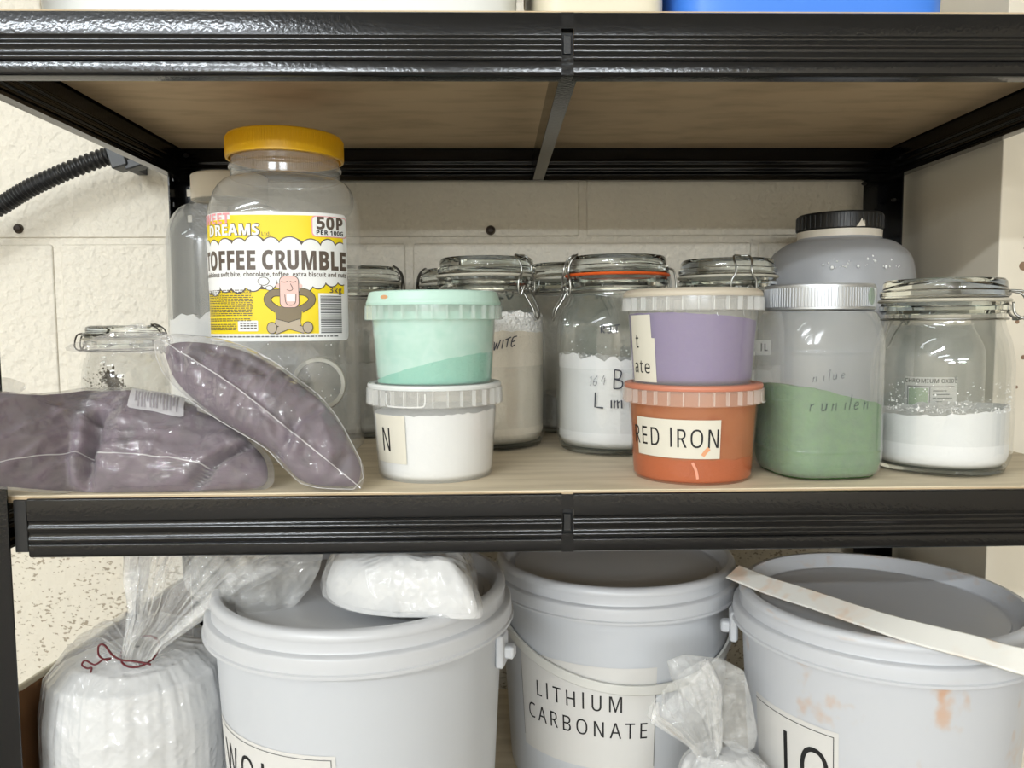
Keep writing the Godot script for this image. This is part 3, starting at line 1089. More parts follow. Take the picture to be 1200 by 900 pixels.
func seg_dist(p: Vector2, path: Array) -> float:
	var d := 9.0
	for i in path.size() - 1:
		d = minf(d, p.distance_to(Geometry2D.get_closest_point_to_segment(p, path[i], path[i + 1])))
	return d

# gathered film: rings round a path; each ring is [centre, rx, rz, pleat, tilt basis]
func gathered(rings: Array, pleats: int, seed_: int, per := 5, cols := 160, shrink := 0.0, fold := 1.0) -> ArrayMesh:
	var nz := noise(seed_, 1.0, 3)
	var dense := []
	for i in rings.size() - 1:
		var a: Array = rings[i]
		var c: Array = rings[i + 1]
		var last: bool = i == rings.size() - 2
		for k in (per + 1 if last else per):
			var t := float(k) / per
			t = t * t * (3.0 - 2.0 * t) * 0.5 + t * 0.5
			dense.append([(a[0] as Vector3).lerp(c[0], t), lerpf(a[1], c[1], t), lerpf(a[2], c[2], t), lerpf(a[3], c[3], t), (a[4] as Vector3).lerp(c[4], t)])
	var rows := []
	for d in dense:
		var up: Vector3 = (d[4] as Vector3).normalized()
		var x := Vector3.RIGHT
		x = (x - up * x.dot(up)).normalized()
		var z := x.cross(up).normalized()
		var row := PackedVector3Array()
		for j in cols + 1:
			var th := TAU * j / cols
			var cx := cos(th)
			var cz := sin(th)
			var w := nz.get_noise_3d(cx * pleats * 0.28, cz * pleats * 0.28, (d[0] as Vector3).y * 4.0) * 2.2
			var w2 := nz.get_noise_3d(cx * pleats * 0.75 + 9.0, cz * pleats * 0.75, (d[0] as Vector3).y * 9.0) * 1.1
			var k: float = 1.0 + d[3] * (w + w2 * 0.6) * fold
			row.append(d[0] + x * (sin(th) * maxf(d[1] - shrink, 0.001) * k) + z * (cos(th) * maxf(d[2] - shrink, 0.001) * k))
		rows.append(row)
	var b := Buf.new()
	grid(b, rows, true)
	return done(b)

const GLYPH := {
	"W": [[0.0, 1.0, 0.2, 0.0, 0.45, 0.8, 0.65, 0.0, 0.95, 1.05]],
	"I": [[0.3, 1.0, 0.25, 0.0]],
	"T": [[0.0, 0.95, 0.9, 1.05], [0.45, 1.0, 0.4, 0.0]],
	"E": [[0.8, 1.0, 0.1, 0.95, 0.05, 0.0, 0.7, 0.05], [0.1, 0.5, 0.6, 0.52]],
	"1": [[0.1, 0.8, 0.3, 1.0, 0.3, 0.0]],
	"6": [[0.6, 1.0, 0.15, 0.6, 0.1, 0.15, 0.4, 0.0, 0.6, 0.25, 0.4, 0.45, 0.12, 0.35]],
	"4": [[0.4, 1.0, 0.05, 0.4, 0.7, 0.42], [0.55, 0.75, 0.5, 0.0]],
	"B": [[0.1, 1.1, 0.05, 0.0], [0.1, 1.1, 0.6, 1.0, 0.5, 0.6, 0.15, 0.55, 0.7, 0.4, 0.6, 0.05, 0.05, 0.0]],
	"L": [[0.1, 1.0, 0.05, 0.05, 0.8, 0.0]],
	"i": [[0.2, 0.5, 0.2, 0.0]],
	"m": [[0.0, 0.5, 0.0, 0.0], [0.0, 0.35, 0.25, 0.5, 0.3, 0.0], [0.3, 0.35, 0.6, 0.5, 0.62, 0.0]],
	"R": [[0.1, 0.0, 0.1, 1.0, 0.6, 0.85, 0.5, 0.55, 0.12, 0.5, 0.65, 0.0]],
	"J": [[0.5, 1.0, 0.5, 0.2, 0.3, 0.0, 0.05, 0.15]],
	"n": [[0.0, 0.5, 0.0, 0.0], [0.0, 0.35, 0.3, 0.5, 0.35, 0.0]],
	"u": [[0.0, 0.5, 0.05, 0.05, 0.35, 0.1, 0.4, 0.5, 0.4, 0.0]],
	"e": [[0.02, 0.25, 0.38, 0.3, 0.25, 0.5, 0.03, 0.35, 0.1, 0.03, 0.4, 0.08]],
	"l": [[0.15, 1.0, 0.1, 0.0]],
	"r": [[0.0, 0.5, 0.02, 0.0], [0.02, 0.35, 0.3, 0.5]],
}

func hand(s: String, h: float, at: Vector2, pen: float, slant := 0.0, rise := 0.0, step := 0.85) -> PackedVector2Array:
	var out := PackedVector2Array()
	var x := 0.0
	for ch in s:
		if GLYPH.has(ch):
			for g in GLYPH[ch]:
				var pts := []
				for i in range(0, g.size(), 2): pts.append(at + Vector2((x + g[i] * 0.75 + g[i + 1] * slant) * h, (g[i + 1] + (x + g[i]) * rise) * h))
				out.append_array(stroke2d(pts, pen, g.size() > 6))
		x += step * (0.55 if ch in ["I", "1", "i", "l"] else 1.0) * (1.0 if ch == ch.to_upper() else 0.72)
	return out

# ---------------------------------------------------------------- the things
func build_objects() -> void:
	build_buckets()
	build_lower_bags()
	build_sweet_jar()
	build_jars()
	build_tubs()
	build_mauve_bags()
	build_top_and_wall()

func build_tubs() -> void:
	# white powder tub with the N label, and the mint tub standing on it
	var at := Vector3(-0.0514, YS, -0.0788)
	var t := tub("white-lidded plastic tub of white powder with an N label, under the mint green tub", at, M.pp_lid, M.pp, M.pp_rim, 0.0613, 0.0748, 0.0785, -0.35)
	part("powder", powder(func(v): return tub_r(v) - 0.0009, 0.0016, 0.0555, 0.0015, 2.0, 0.0010, 11), M.white_powder, t)
	var mp := wrap_map(func(v): return tub_r(v), -0.86)
	var lb := part("paper_label", laid(rect2d(-0.014, 0.0155, 0.0235, 0.0545), mp, 0.0003, 0.003), M.paper_old, t)
	lb.set_meta("label", "cream paper label with the letter N")
	part("letter", laid(text2d("N", 0.0190, Vector2(0.0025, 0.0250), 0, 0.0, 0, 0.0095), mp, 0.0005, 0.003), M.ink, lb)
	t = tub("mint green tub with pale green lid, standing on the tub with the N label", at + Vector3(0.0, 0.0772, 0.0), M.mint_lid, M.pp, clear(Color(0.78, 0.92, 0.86, 0.34), 0.18), 0.0535, 0.0652, 0.0768, 1.5)
	part("powder", powder(func(v): return tub_r(v) - 0.0007, 0.0016, 0.0135, 0.013, 1.1, 0.0006, 12, 2.0, 0.0, 0.004), M.teal_powder, t)
	var b := Buf.new()
	lathe_to(b, [Vector2(tub_r(0.006) - 0.0011, 0.006), Vector2(tub_r(0.03) - 0.0011, 0.03), Vector2(tub_r(0.0600) - 0.0011, 0.0600)], 80)
	part("dust_coat", done(b), M.teal_dust, t)
	part("rust_stain", laid(ellipse2d(Vector2(-0.0385, 0.0715), 0.0042, 0.0016), wrap_map(0.0546, 0.0), 0.0008, 0.002), mat(Color(0.80, 0.60, 0.42), 0.7), t)
	# red iron tub and the violet tub standing on it
	at = Vector3(0.1645, YS, -0.0614)
	t = tub("coral-lidded tub of orange powder labelled RED IRON, under the violet tub", at, M.coral_lid, clear(Color(0.85, 0.55, 0.40, 0.18), 0.16), clear(Color(0.90, 0.74, 0.66, 0.36), 0.2), 0.0625, 0.0742, 0.0785, 1.2)
	part("powder", powder(func(v): return tub_r(v) - 0.0007, 0.0016, 0.020, 0.0, 0.0, 0.0008, 13), M.iron_powder, t)
	b = Buf.new()
	lathe_to(b, [Vector2(tub_r(0.004) - 0.0011, 0.004), Vector2(tub_r(0.03) - 0.0011, 0.03), Vector2(tub_r(0.072) - 0.0011, 0.072)], 80)
	part("dust_coat", done(b), M.iron_dust, t)
	mp = wrap_map(func(v): return tub_r(v), -0.16)
	lb = part("paper_label", laid(rect2d(-0.0560, 0.0215, 0.0180, 0.0520), mp, 0.0003, 0.003), M.paper_old, t)
	lb.set_meta("label", "cream paper label reading RED IRON")
	part("lettering", laid(text2d("RED lRON", 0.0145, Vector2(0.0165, 0.0302), 1, 0.4, 6, 0.0765), mp, 0.0005, 0.003), M.ink, lb)
	part("smear", laid(stroke2d([Vector2(0.004, 0.0240), Vector2(0.0065, 0.0275), Vector2(0.0090, 0.0300)], 0.0032), mp, 0.0006, 0.003), mat(Color(0.86, 0.62, 0.46), 0.8), lb)
	part("scuff", laid(stroke2d([Vector2(-0.004, 0.0185), Vector2(-0.001, 0.0125), Vector2(0.0005, 0.0055)], 0.0022), mp, 0.0004, 0.003), mat(Color(0.86, 0.60, 0.50), 0.8), t)
	t = tub("beige-lidded tub of violet powder, standing on the RED IRON tub", at + Vector3(-0.0015, 0.0772, 0.001), M.beige_lid, M.pp, M.pp_rim, 0.0595, 0.0705, 0.0770, 2.2)
	part("powder", powder(func(v): return tub_r(v) - 0.0007, 0.0016, 0.0535, 0.0045, -0.9, 0.0005, 14), M.violet_powder, t)
	mp = wrap_map(func(v): return tub_r(v), -1.05)
	lb = part("paper_label", laid(PackedVector2Array(poly2d(PackedVector2Array([Vector2(-0.020, 0.003), Vector2(0.0120, 0.003), Vector2(0.0110, 0.0380), Vector2(0.0080, 0.0382), Vector2(0.0072, 0.0565), Vector2(-0.020, 0.0560)]))), mp, 0.0003, 0.003), M.paper_old, t)
	lb.set_meta("label", "cream paper label with lettering turned out of sight to the left")
	part("lettering", laid(text2d("t", 0.0110, Vector2(-0.0075, 0.0300), 1), mp, 0.0005, 0.003), M.ink, lb)
	part("lettering", laid(text2d("ate", 0.0105, Vector2(0.0055, 0.0100), 1, 0.0, 4), mp, 0.0005, 0.003), M.ink, lb)

func build_jars() -> void:
	# middle jar of white powder with the orange seal
	var R := 0.0615
	var t := clip_jar("clip-top glass jar of white powder with a bright orange seal and handwriting", Vector3(0.1231, YS, -0.2042), 0.193, R, 0.0485, -1.35, M.seal)
	var wall := func(v): return R - 0.0036 if v > 0.014 else R - 0.009 + v * 0.38
	part("powder", powder(wall, 0.0072, 0.0915, 0.005, -1.2, 0.0032, 21), M.white_powder, t)
	var mp := wrap_map(R, -0.17)
	part("handwriting", laid(hand("164", 0.0090, Vector2(-0.026, 0.0680), 0.0009, 0.1, 0.08), mp, 0.0004, 0.003), M.marker_faint, t)
	part("handwriting", laid(hand("B", 0.0160, Vector2(-0.002, 0.0660), 0.0013, 0.0), mp, 0.0004, 0.003), M.marker, t)
	part("handwriting", laid(hand("L", 0.0145, Vector2(-0.020, 0.0475), 0.0014), mp, 0.0004, 0.003), M.marker, t)
	part("handwriting", laid(hand("im", 0.0150, Vector2(-0.006, 0.0475), 0.0014), mp, 0.0004, 0.003), M.marker, t)
	part("handwriting", laid(hand("RJT", 0.0075, Vector2(-0.014, 0.1180), 0.0009), mp, 0.0004, 0.003), M.marker, t)
	specks(t, mp, -0.05, 0.03, 0.096, 0.112, 70, 0.0016, 5, M.speck)
	# jar of off-white powder behind the mint tub
	t = clip_jar("clip-top jar of off-white powder with WITE handwritten on it, behind the mint tub", Vector3(-0.0081, YS, -0.2417), 0.195, 0.0620, 0.0490, 0.85, M.seal_clear)
	wall = func(v): return 0.0584 if v > 0.014 else 0.053 + v * 0.38
	part("powder", powder(wall, 0.0072, 0.118, 0.002, 0.0, 0.001, 22), M.cream_powder, t)
	var fl := powder(func(_v): return 0.0583, 0.1165, 0.1375, 0.003, -0.6, 0.0030, 23)
	part("fluffy_top", fl, M.white_fluff, t)
	mp = wrap_map(0.0620, 0.0)
	part("handwriting", laid(hand("WITE", 0.0085, Vector2(0.006, 0.1010), 0.0011, 0.18, 0.22), mp, 0.0004, 0.003), M.marker, t)
	# jars against the back
	t = clip_jar("clip-top jar of pale grey powder at the back, directly right of the sweet jar", Vector3(-0.1600, YS, -0.335), 0.193, 0.0600, 0.0480, 1.57, M.seal_clear, true, M.wire_dark)
	part("powder", powder(func(_v): return 0.0560, 0.0072, 0.080, 0.006, 0.5, 0.002, 24), M.grey_powder, t)
	t = clip_jar("clip-top jar at the back whose clasp touches that of the grey powder jar", Vector3(-0.0390, YS, -0.3640), 0.192, 0.0580, 0.0480, -1.57, M.seal_clear, true, M.wire_dark)
	part("powder", powder(func(_v): return 0.0540, 0.0072, 0.070, 0.006, 0.5, 0.002, 25), M.grey_powder, t)
	t = clip_jar("nearly empty clip-top jar at the back, between the WITE jar and the orange-sealed jar", Vector3(0.0920, YS, -0.3630), 0.198, 0.0600, 0.0485, 2.2, M.seal_clear, true)
	part("powder", powder(func(_v): return 0.0560, 0.0072, 0.040, 0.006, -1.2, 0.003, 26), M.grey_powder, t)
	t = clip_jar("clip-top glass jar with its wire clasp facing forward, behind the violet tub", Vector3(0.2437, YS, -0.2350), 0.192, 0.0590, 0.0475, 0.02, M.seal_clear, true)
	part("powder", powder(func(_v): return 0.0552, 0.0072, 0.0770, 0.004, 0.9, 0.0025, 27), M.white_powder, t)
	mp = wrap_map(0.0590, 0.36)
	var lb := part("strip_label", laid(rect2d(-0.020, 0.0950, 0.0095, 0.1100), mp, 0.0004, 0.003), M.paper_white, t)
	part("lettering", laid(text2d("lL", 0.0072, Vector2(0.0005, 0.0990), 0, 1.2, 6), mp, 0.0006, 0.003), M.ink, lb)
	# right-hand jar, a third full
	t = clip_jar("wide clip-top glass jar a third full of white powder, rightmost on the middle shelf", Vector3(0.3860, YS, -0.0830), 0.1625, 0.0560, 0.0472, -2.9, M.seal_clear, false, null, "clip-top glass jars", 1.5)
	wall = func(v): return 0.0525 if v > 0.014 else 0.0467 + v * 0.40
	part("powder", powder(wall, 0.0072, 0.0520, 0.0040, 1.2, 0.0014, 28, 2.0, 0.0, -0.001), M.white_powder, t)
	specks(t, wrap_map(0.0525, -0.5), -0.045, 0.075, 0.053, 0.078, 320, 0.0016, 8, M.speck)
	# plastic jar behind it
	t = thing("plastic_jar", "clear plastic jar with a small printed label, standing behind the rightmost clip-top jar", "jar", Vector3(0.4420, YS, -0.2020))
	part("body", lathe(fillet([Vector2(0.02, 0.001), Vector2(0.040, 0.001), Vector2(0.0440, 0.008), Vector2(0.0440, 0.100), Vector2(0.036, 0.118), Vector2(0.034, 0.122), Vector2(0.034, 0.126)], 0.008, 4), 64, 3.2, 0.2), M.pet_dusty, t)
	part("lid", lathe([Vector2(0.0355, 0.1235), Vector2(0.036, 0.125), Vector2(0.036, 0.1365), Vector2(0.0345, 0.138), Vector2(0.0, 0.138)], 64), M.cream_lid, t)
	mp = wrap_map(0.0440, -0.42, 3.2, 0.2)
	lb = part("printed_label", laid(rect2d(-0.026, 0.032, 0.024, 0.0735), mp, 0.0004, 0.003), M.paper, t)
	part("lettering", laid(text2d("CHROMIUM OXIDE", 0.0040, Vector2(-0.001, 0.0680), 0, 1.0), mp, 0.0006, 0.003), M.ink, lb)
	var fr := PackedVector2Array()
	for q in [[-0.023, 0.0640, 0.021, 0.0650], [-0.023, 0.0400, -0.0222, 0.0650], [-0.003, 0.0400, -0.0022, 0.0640]]: fr.append_array(rect2d(q[0], q[1], q[2], q[3]))
	for i in 6: fr.append_array(rect2d(0.0, 0.0425 + i * 0.0035, 0.019 - (i % 3) * 0.003, 0.0435 + i * 0.0035))
	part("table_print", laid(fr, mp, 0.0006, 0.003), M.ink_grey, lb)
	part("green_swatch", laid(rect2d(-0.0215, 0.0410, -0.004, 0.0630), mp, 0.0006, 0.003), mat(Color(0.66, 0.74, 0.60), 0.7), lb)
	# square plastic jar of green powder with the silver lid
	t = thing("plastic_jar_green", "square-shouldered clear plastic jar half full of green powder with a ribbed silver lid", "jar", Vector3(0.2710, YS, -0.0660))
	t.name = numbered("square_plastic_jar", self)
	var n := 3.4
	var rot := 0.12
	var rj := 0.0452
	part("body", lathe(fillet([Vector2(0.02, 0.0012), Vector2(0.038, 0.0012), Vector2(0.0432, 0.0050), Vector2(rj, 0.0130), Vector2(rj, 0.0225), Vector2(rj + 0.0007, 0.0240), Vector2(rj, 0.0255), Vector2(rj, 0.1015), Vector2(rj + 0.0007, 0.1030), Vector2(rj, 0.1045), Vector2(rj, 0.1100)], 0.003, 3), 96, n, rot), M.pet_dusty, t)
	var sh := []
	for i in 9:
		var a := float(i) / 8.0
		sh.append([lerpf(rj, 0.0415, 1.0 - cos(a * PI / 2)), 0.1100 + 0.0260 * sin(a * PI / 2), lerpf(n, 2.0, a)])
	part("shoulder", morph_lathe(sh, 96, rot), M.pet_dusty, t)
	var lidp := part("lid", lathe([Vector2(0.0425, 0.1368), Vector2(0.0434, 0.1374), Vector2(0.0434, 0.1560), Vector2(0.0424, 0.1575), Vector2(0.0, 0.1575)], 80), M.silver_lid, t)
	var rb := Buf.new()
	for i in 110:
		var th := TAU * i / 110.0
		box_to(rb, Vector3(0.0011, 0.0155, 0.0010), Vector3(sin(th) * 0.0436, 0.1468, cos(th) * 0.0436), 0.0003, Basis(Vector3.UP, th))
	part("lid_rib", done(rb), M.silver_lid, lidp)
	part("dust_mark", laid(ellipse2d(Vector2(0.022, 0.1475), 0.0058, 0.0070), wrap_map(0.0441, 0.2), 0.0003, 0.002), clear(Color(0.50, 0.66, 0.42, 0.35), 0.5), lidp)
	part("powder", powder(func(v): return rj - 0.0012 if v > 0.013 else 0.0405 + v * 0.26, 0.002, 0.0660, 0.0115, -1.15, 0.0009, 29, n, rot), M.green_powder, t)
	mp = wrap_map(rj, 0.0, n, rot)
	part("handwriting", laid(hand("ni1ue", 0.0085, Vector2(-0.022, 0.0800), 0.0005, 0.1, 0.12, 1.1), mp, 0.0004, 0.003), M.marker_faint, t)
	part("handwriting", laid(hand("runilen", 0.0120, Vector2(-0.024, 0.0570), 0.0008, 0.15, 0.03, 1.0), mp, 0.0004, 0.003), M.marker_faint, t)
	# big grey container with the black lid
	t = thing("screw_top_container", "large rounded grey plastic container with a chipped black screw lid, at the back right", "container", Vector3(0.4040, YS, -0.3330))
	part("body", lathe(fillet([Vector2(0.03, 0.001), Vector2(0.070, 0.001), Vector2(0.0820, 0.012), Vector2(0.0830, 0.100), Vector2(0.0830, 0.178), Vector2(0.0775, 0.205), Vector2(0.058, 0.2195), Vector2(0.0465, 0.2210), Vector2(0.0450, 0.2310)], 0.020, 6), 96), M.grey_tub, t)
	part("neck_collar", lathe([Vector2(0.040, 0.2225), Vector2(0.0462, 0.2225), Vector2(0.0466, 0.2320), Vector2(0.040, 0.2325)], 72), M.cream_lid, t)
	lidp = part("lid", lathe([Vector2(0.044, 0.2328), Vector2(0.0472, 0.2334), Vector2(0.0472, 0.2495), Vector2(0.0455, 0.2515), Vector2(0.0, 0.2515)], 72), M.black_lid, t)
	rb = Buf.new()
	for i in 44:
		var th := TAU * i / 44.0
		box_to(rb, Vector3(0.0030, 0.0150, 0.0012), Vector3(sin(th) * 0.0473, 0.2412, cos(th) * 0.0473), 0.0004, Basis(Vector3.UP, th))
	part("lid_rib", done(rb), M.black_lid, lidp)
	mp = wrap_map(0.0472, -0.3)
	part("paint_flake", laid(poly2d(PackedVector2Array([Vector2(0.012, 0.2330), Vector2(0.022, 0.2335), Vector2(0.0215, 0.2400), Vector2(0.018, 0.2425), Vector2(0.016, 0.2385)])), mp, 0.0016, 0.003), M.cream_lid, lidp)
	specks(t, wrap_map(func(v): return 0.0826 if v < 0.19 else 0.0826 - (v - 0.19) * 0.85, -0.45), -0.02, 0.075, 0.186, 0.203, 38, 0.0040, 15, M.speck)
	# small clip jar at the left with dark residue
	t = clip_jar("small clip-top glass jar with dark residue inside, half hidden behind the mauve bags", Vector3(-0.3350, YS, -0.1310), 0.1275, 0.0372, 0.0312, 1.5, M.seal_clear, true, M.wire_dark)
	part("powder", powder(func(_v): return 0.0338, 0.0072, 0.0500, 0.002, 0.5, 0.001, 31), M.cream_powder, t)
	specks(t, wrap_map(0.0345, -0.45), 0.008, 0.030, 0.070, 0.090, 420, 0.0026, 33, M.brown_dust, "dark_residue", true)
	specks(t, wrap_map(0.0345, -0.45), -0.020, 0.040, 0.058, 0.094, 90, 0.0017, 34, M.brown_dust, "dark_residue", true)

# lathe whose cross-section changes from rounded square to round: entries [radius, y, exponent]
func morph_lathe(e: Array, segs: int, rot: float) -> ArrayMesh:
	var rows := []
	for q in e:
		var row := PackedVector3Array()
		for j in segs + 1:
			var th := TAU * j / segs - PI
			var r: float = q[0] * rho(th - rot, q[2])
			row.append(Vector3(sin(th) * r, q[1], cos(th) * r))
		rows.append(row)
	var b := Buf.new()
	grid(b, rows, true)
	return done(b)

func build_sweet_jar() -> void:
	# clear plastic jar behind, with white powder
	var t := thing("plastic_jar", "tall clear plastic jar with white powder in the bottom, half hidden behind the sweet jar", "jar", Vector3(-0.3060, YS, -0.3430))
	var pr := [[0.05, 0.001, 3.0], [0.064, 0.002, 3.0], [0.0700, 0.010, 3.2], [0.0700, 0.2180, 3.2]]
	for i in 10:
		var a := (i + 1) / 10.0
		pr.append([lerpf(0.0700, 0.0400, 1.0 - cos(a * PI / 2)), 0.2180 + 0.0480 * sin(a * PI / 2), lerpf(3.2, 2.0, a)])
	pr.append([0.0400, 0.2720, 2.0])
	part("body", morph_lathe(pr, 96, 0.3), M.pet_dusty, t)
	part("lid", lathe([Vector2(0.0400, 0.2700), Vector2(0.0425, 0.2705), Vector2(0.0425, 0.2975), Vector2(0.0410, 0.2990), Vector2(0.0, 0.2990)], 72), M.cream_lid, t)
	part("powder", powder(func(_v): return 0.0685, 0.003, 0.1330, 0.010, 0.9, 0.0060, 41, 3.2, 0.3), M.white_powder, t)
	# the sweet jar
	t = thing("sweet_jar", "big clear plastic sweet jar with yellow lid and a TOFFEE CRUMBLE label", "jar", Vector3(-0.2000, YS, -0.1850))
	var n := 3.0
	var rot := 0.08
	var r0 := 0.0685
	pr = [[0.045, 0.001, n], [0.060, 0.002, n], [r0, 0.010, n], [r0, 0.110, n], [r0, 0.2250, n]]
	for i in 12:
		var a := (i + 1) / 12.0
		pr.append([lerpf(r0, 0.0515, 1.0 - cos(a * PI / 2)), 0.2250 + 0.0390 * sin(a * PI / 2), lerpf(n, 2.0, a)])
	pr.append([0.0510, 0.2670, 2.0])
	part("body", morph_lathe(pr, 120, rot), M.pet, t)
	part("neck", lathe(fillet([Vector2(0.0510, 0.2660), Vector2(0.0510, 0.2740), Vector2(0.0526, 0.2748), Vector2(0.0526, 0.2770), Vector2(0.0502, 0.2780), Vector2(0.0502, 0.2930)], 0.0008, 2), 96), M.pet_dusty, t)
	var lid := part("lid", lathe([Vector2(0.0522, 0.2838), Vector2(0.0546, 0.2842), Vector2(0.0550, 0.2860), Vector2(0.0544, 0.3035), Vector2(0.0530, 0.3053), Vector2(0.0502, 0.3058), Vector2(0.0, 0.3053)], 120), M.yellow_lid, t)
	var rb := Buf.new()
	for i in 150:
		var th := TAU * i / 150.0
		box_to(rb, Vector3(0.0009, 0.0155, 0.0007), Vector3(sin(th) * 0.0547, 0.2948, cos(th) * 0.0547), 0.0002, Basis(Vector3.UP, th))
	part("lid_rib", done(rb), M.yellow_lid, lid)
	sweet_label(t, r0, n, rot)
	specks(t, wrap_map(r0, 0.2, n, rot), -0.055, 0.055, 0.060, 0.112, 60, 0.0022, 44, M.speck)
	# what is inside it
	var c := thing("crumpled_bag", "crumpled clear plastic bag stuffed inside the sweet jar below its label", "bag", Vector3(-0.2080, YS, -0.1750))
	var pl := make_pillow([Vector2(-0.040, 0.085), Vector2(0.005, 0.125), Vector2(0.020, 0.118), Vector2(0.042, 0.096), Vector2(0.040, 0.070), Vector2(0.006, 0.0735), Vector2(-0.038, 0.060)], Vector2(0.002, 0.092), 1)
	pl.tf = 0.022
	pl.tb = 0.018
	var nz := noise(71, 45.0, 4, FastNoiseLite.TYPE_SIMPLEX, FastNoiseLite.FRACTAL_RIDGED)
	pl.extra = func(u, v, s): return 0.006 * nz.get_noise_3d(u, v, s)
	part("film", pillow_mesh(pl, 140, 30), M.film_white, c)
	var j := thing("glass_pot", "small round glass pot lying on its side inside the sweet jar, mouth facing out", "pot", Vector3(-0.1680, YS + 0.0710, -0.1800))
	part("wall", turned(lathe(fillet([Vector2(0.0, -0.020), Vector2(0.023, -0.020), Vector2(0.0245, -0.015), Vector2(0.0245, 0.018)], 0.003, 3), 56)), M.glass_dusty, j)
	part("rim", turned(lathe([Vector2(0.0215, 0.015), Vector2(0.0248, 0.015), Vector2(0.0258, 0.0175), Vector2(0.0248, 0.020), Vector2(0.0215, 0.020), Vector2(0.0210, 0.0175), Vector2(0.0215, 0.015)], 56)), M.seal_clear, j)

func turned(m: ArrayMesh) -> ArrayMesh:
	# stand a lathed shape on its side, mouth towards +z
	var st := SurfaceTool.new()
	st.append_from(m, 0, Transform3D(Basis(Vector3.RIGHT, PI / 2), Vector3.ZERO))
	return st.commit()

func sweet_label(t: Node3D, r0: float, n: float, rot: float) -> void:
	var mp := wrap_map(r0, 0.045, n, rot)
	var d := 0.003
	# the label is laid out on a grid of 160 by 155 units, y downwards
	var P := func(x: float, y: float) -> Vector2: return Vector2((x - 78.0) * 0.000895, 0.2268 - y * 0.000735)
	var rect := func(x0: float, y0: float, x1: float, y1: float) -> PackedVector2Array:
		var a: Vector2 = P.call(x0, y1)
		var b: Vector2 = P.call(x1, y0)
		return rect2d(a.x, a.y, b.x, b.y)
	var rrect := func(x0: float, y0: float, x1: float, y1: float, r: float) -> PackedVector2Array:
		var a: Vector2 = P.call(x0, y1)
		var b: Vector2 = P.call(x1, y0)
		return round_rect(a.x, a.y, b.x, b.y, r)
	var path := func(q: Array) -> Array:
		var o := []
		for i in range(0, q.size(), 2): o.append(P.call(q[i], q[i + 1]))
		return o
	var ell := func(x: float, y: float, rx: float, ry: float) -> PackedVector2Array: return ellipse2d(P.call(x, y), rx * 0.000895, ry * 0.000735)
	var lb := part("printed_label", laid(rrect.call(-6.0, 0.0, 157.0, 155.0, 0.005), mp, 0.0003, d), M.paper_white, t)
	lb.set_meta("label", "yellow and white printed label reading TOFFEE CRUMBLE")
	part("yellow_ground", laid(PackedVector2Array(rect.call(-4.0, 4.0, 122.0, 146.0) + rect.call(122.0, 4.0, 151.0, 97.0)), mp, 0.0005, d), M.yellow, lb)
	part("white_corner", laid(rect.call(-4.0, 3.0, 38.0, 9.0), mp, 0.0006, d), M.paper_white, lb)
	var bumps := []
	for b in [[1, 40, 9], [16, 42, 10], [32, 41, 10], [47, 40, 9], [62, 39, 11], [78, 40, 10], [96, 44, 14], [116, 44, 12], [133, 40, 9], [147, 43, 9], [3, 86, 8], [16, 88, 9], [31, 84, 9], [45, 85, 9], [60, 82, 10], [75, 81, 9], [92, 83, 10], [108, 84, 10], [122, 80, 9], [136, 77, 9], [148, 76, 8]]:
		bumps.append([P.call(b[0], b[1] + (2.5 if b[1] < 60 else 1.0)), b[2] * 0.86 * 0.000895, b[2] * 1.15 * 0.000735])
	var slab: PackedVector2Array = PackedVector2Array(path.call([-6, 82, 152, 76, 152, 47, -6, 47]))
	part("cloud_edge", laid(cloud(slab, bumps, 0.0010), mp, 0.0007, d), M.brown_ink, lb)
	part("cloud", laid(cloud(slab, bumps, 0.0), mp, 0.0009, d), M.paper_white, lb)
	for q in [[70.0, 83.0, 5.0, 4.4], [75.5, 91.0, 3.0, 2.4]]:
		part("bubble_edge", laid(ell.call(q[0], q[1], q[2] + 0.7, q[3] + 0.8), mp, 0.0010, d), M.brown_ink, lb)
		part("bubble", laid(ell.call(q[0], q[1], q[2], q[3]), mp, 0.0012, d), M.paper_white, lb)
	part("lettering", laid(text2d("SWEET", 0.0088, P.call(38.0, 13.5), 1, 1.35, 2, 0.0410), mp, 0.0010, d), M.pink, lb)
	part("letter_shadow", laid(text2d("DREAMS", 0.0100, P.call(8.5, 28.6), -1, 1.9, 0, 0.0535), mp, 0.0009, d), M.brown_ink, lb)
	part("lettering", laid(text2d("DREAMS", 0.0092, P.call(9.5, 28.0), -1, 1.5, 0, 0.0515), mp, 0.0012, d), M.paper_white, lb)
	part("lettering", laid(text2d("Ltd.", 0.0034, P.call(69.5, 28.6), -1, 0.0, 2), mp, 0.0008, d), M.brown_ink, lb)
	part("lettering", laid(text2d("TOFFEE CRUMBLE", 0.0158, P.call(-2.0, 69.0), -1, 1.65, 0, 0.1395), mp, 0.0011, d), M.brown_ink, lb)
	part("lettering", laid(text2d("a delicious soft bite, chocolate, toffee, extra biscuit and nuts", 0.0038, P.call(-3.0, 77.2), -1, 1.2, 0, 0.1405), mp, 0.0011, d), M.brown_ink, lb)
	part("price_edge", laid(rrect.call(117.0, 4.0, 156.0, 29.0, 0.0035), mp, 0.0008, d), M.pink, lb)
	part("price_box", laid(rrect.call(118.0, 5.0, 155.0, 28.0, 0.0032), mp, 0.0010, d), M.paper_white, lb)
	part("lettering", laid(text2d("50P", 0.0105, P.call(136.0, 20.0), 0, 1.6, 2, 0.0255), mp, 0.0012, d), M.brown_ink, lb)
	part("lettering", laid(text2d("PER 100G", 0.0038, P.call(136.0, 26.5), 0, 1.4, 2, 0.0260), mp, 0.0012, d), M.ink, lb)
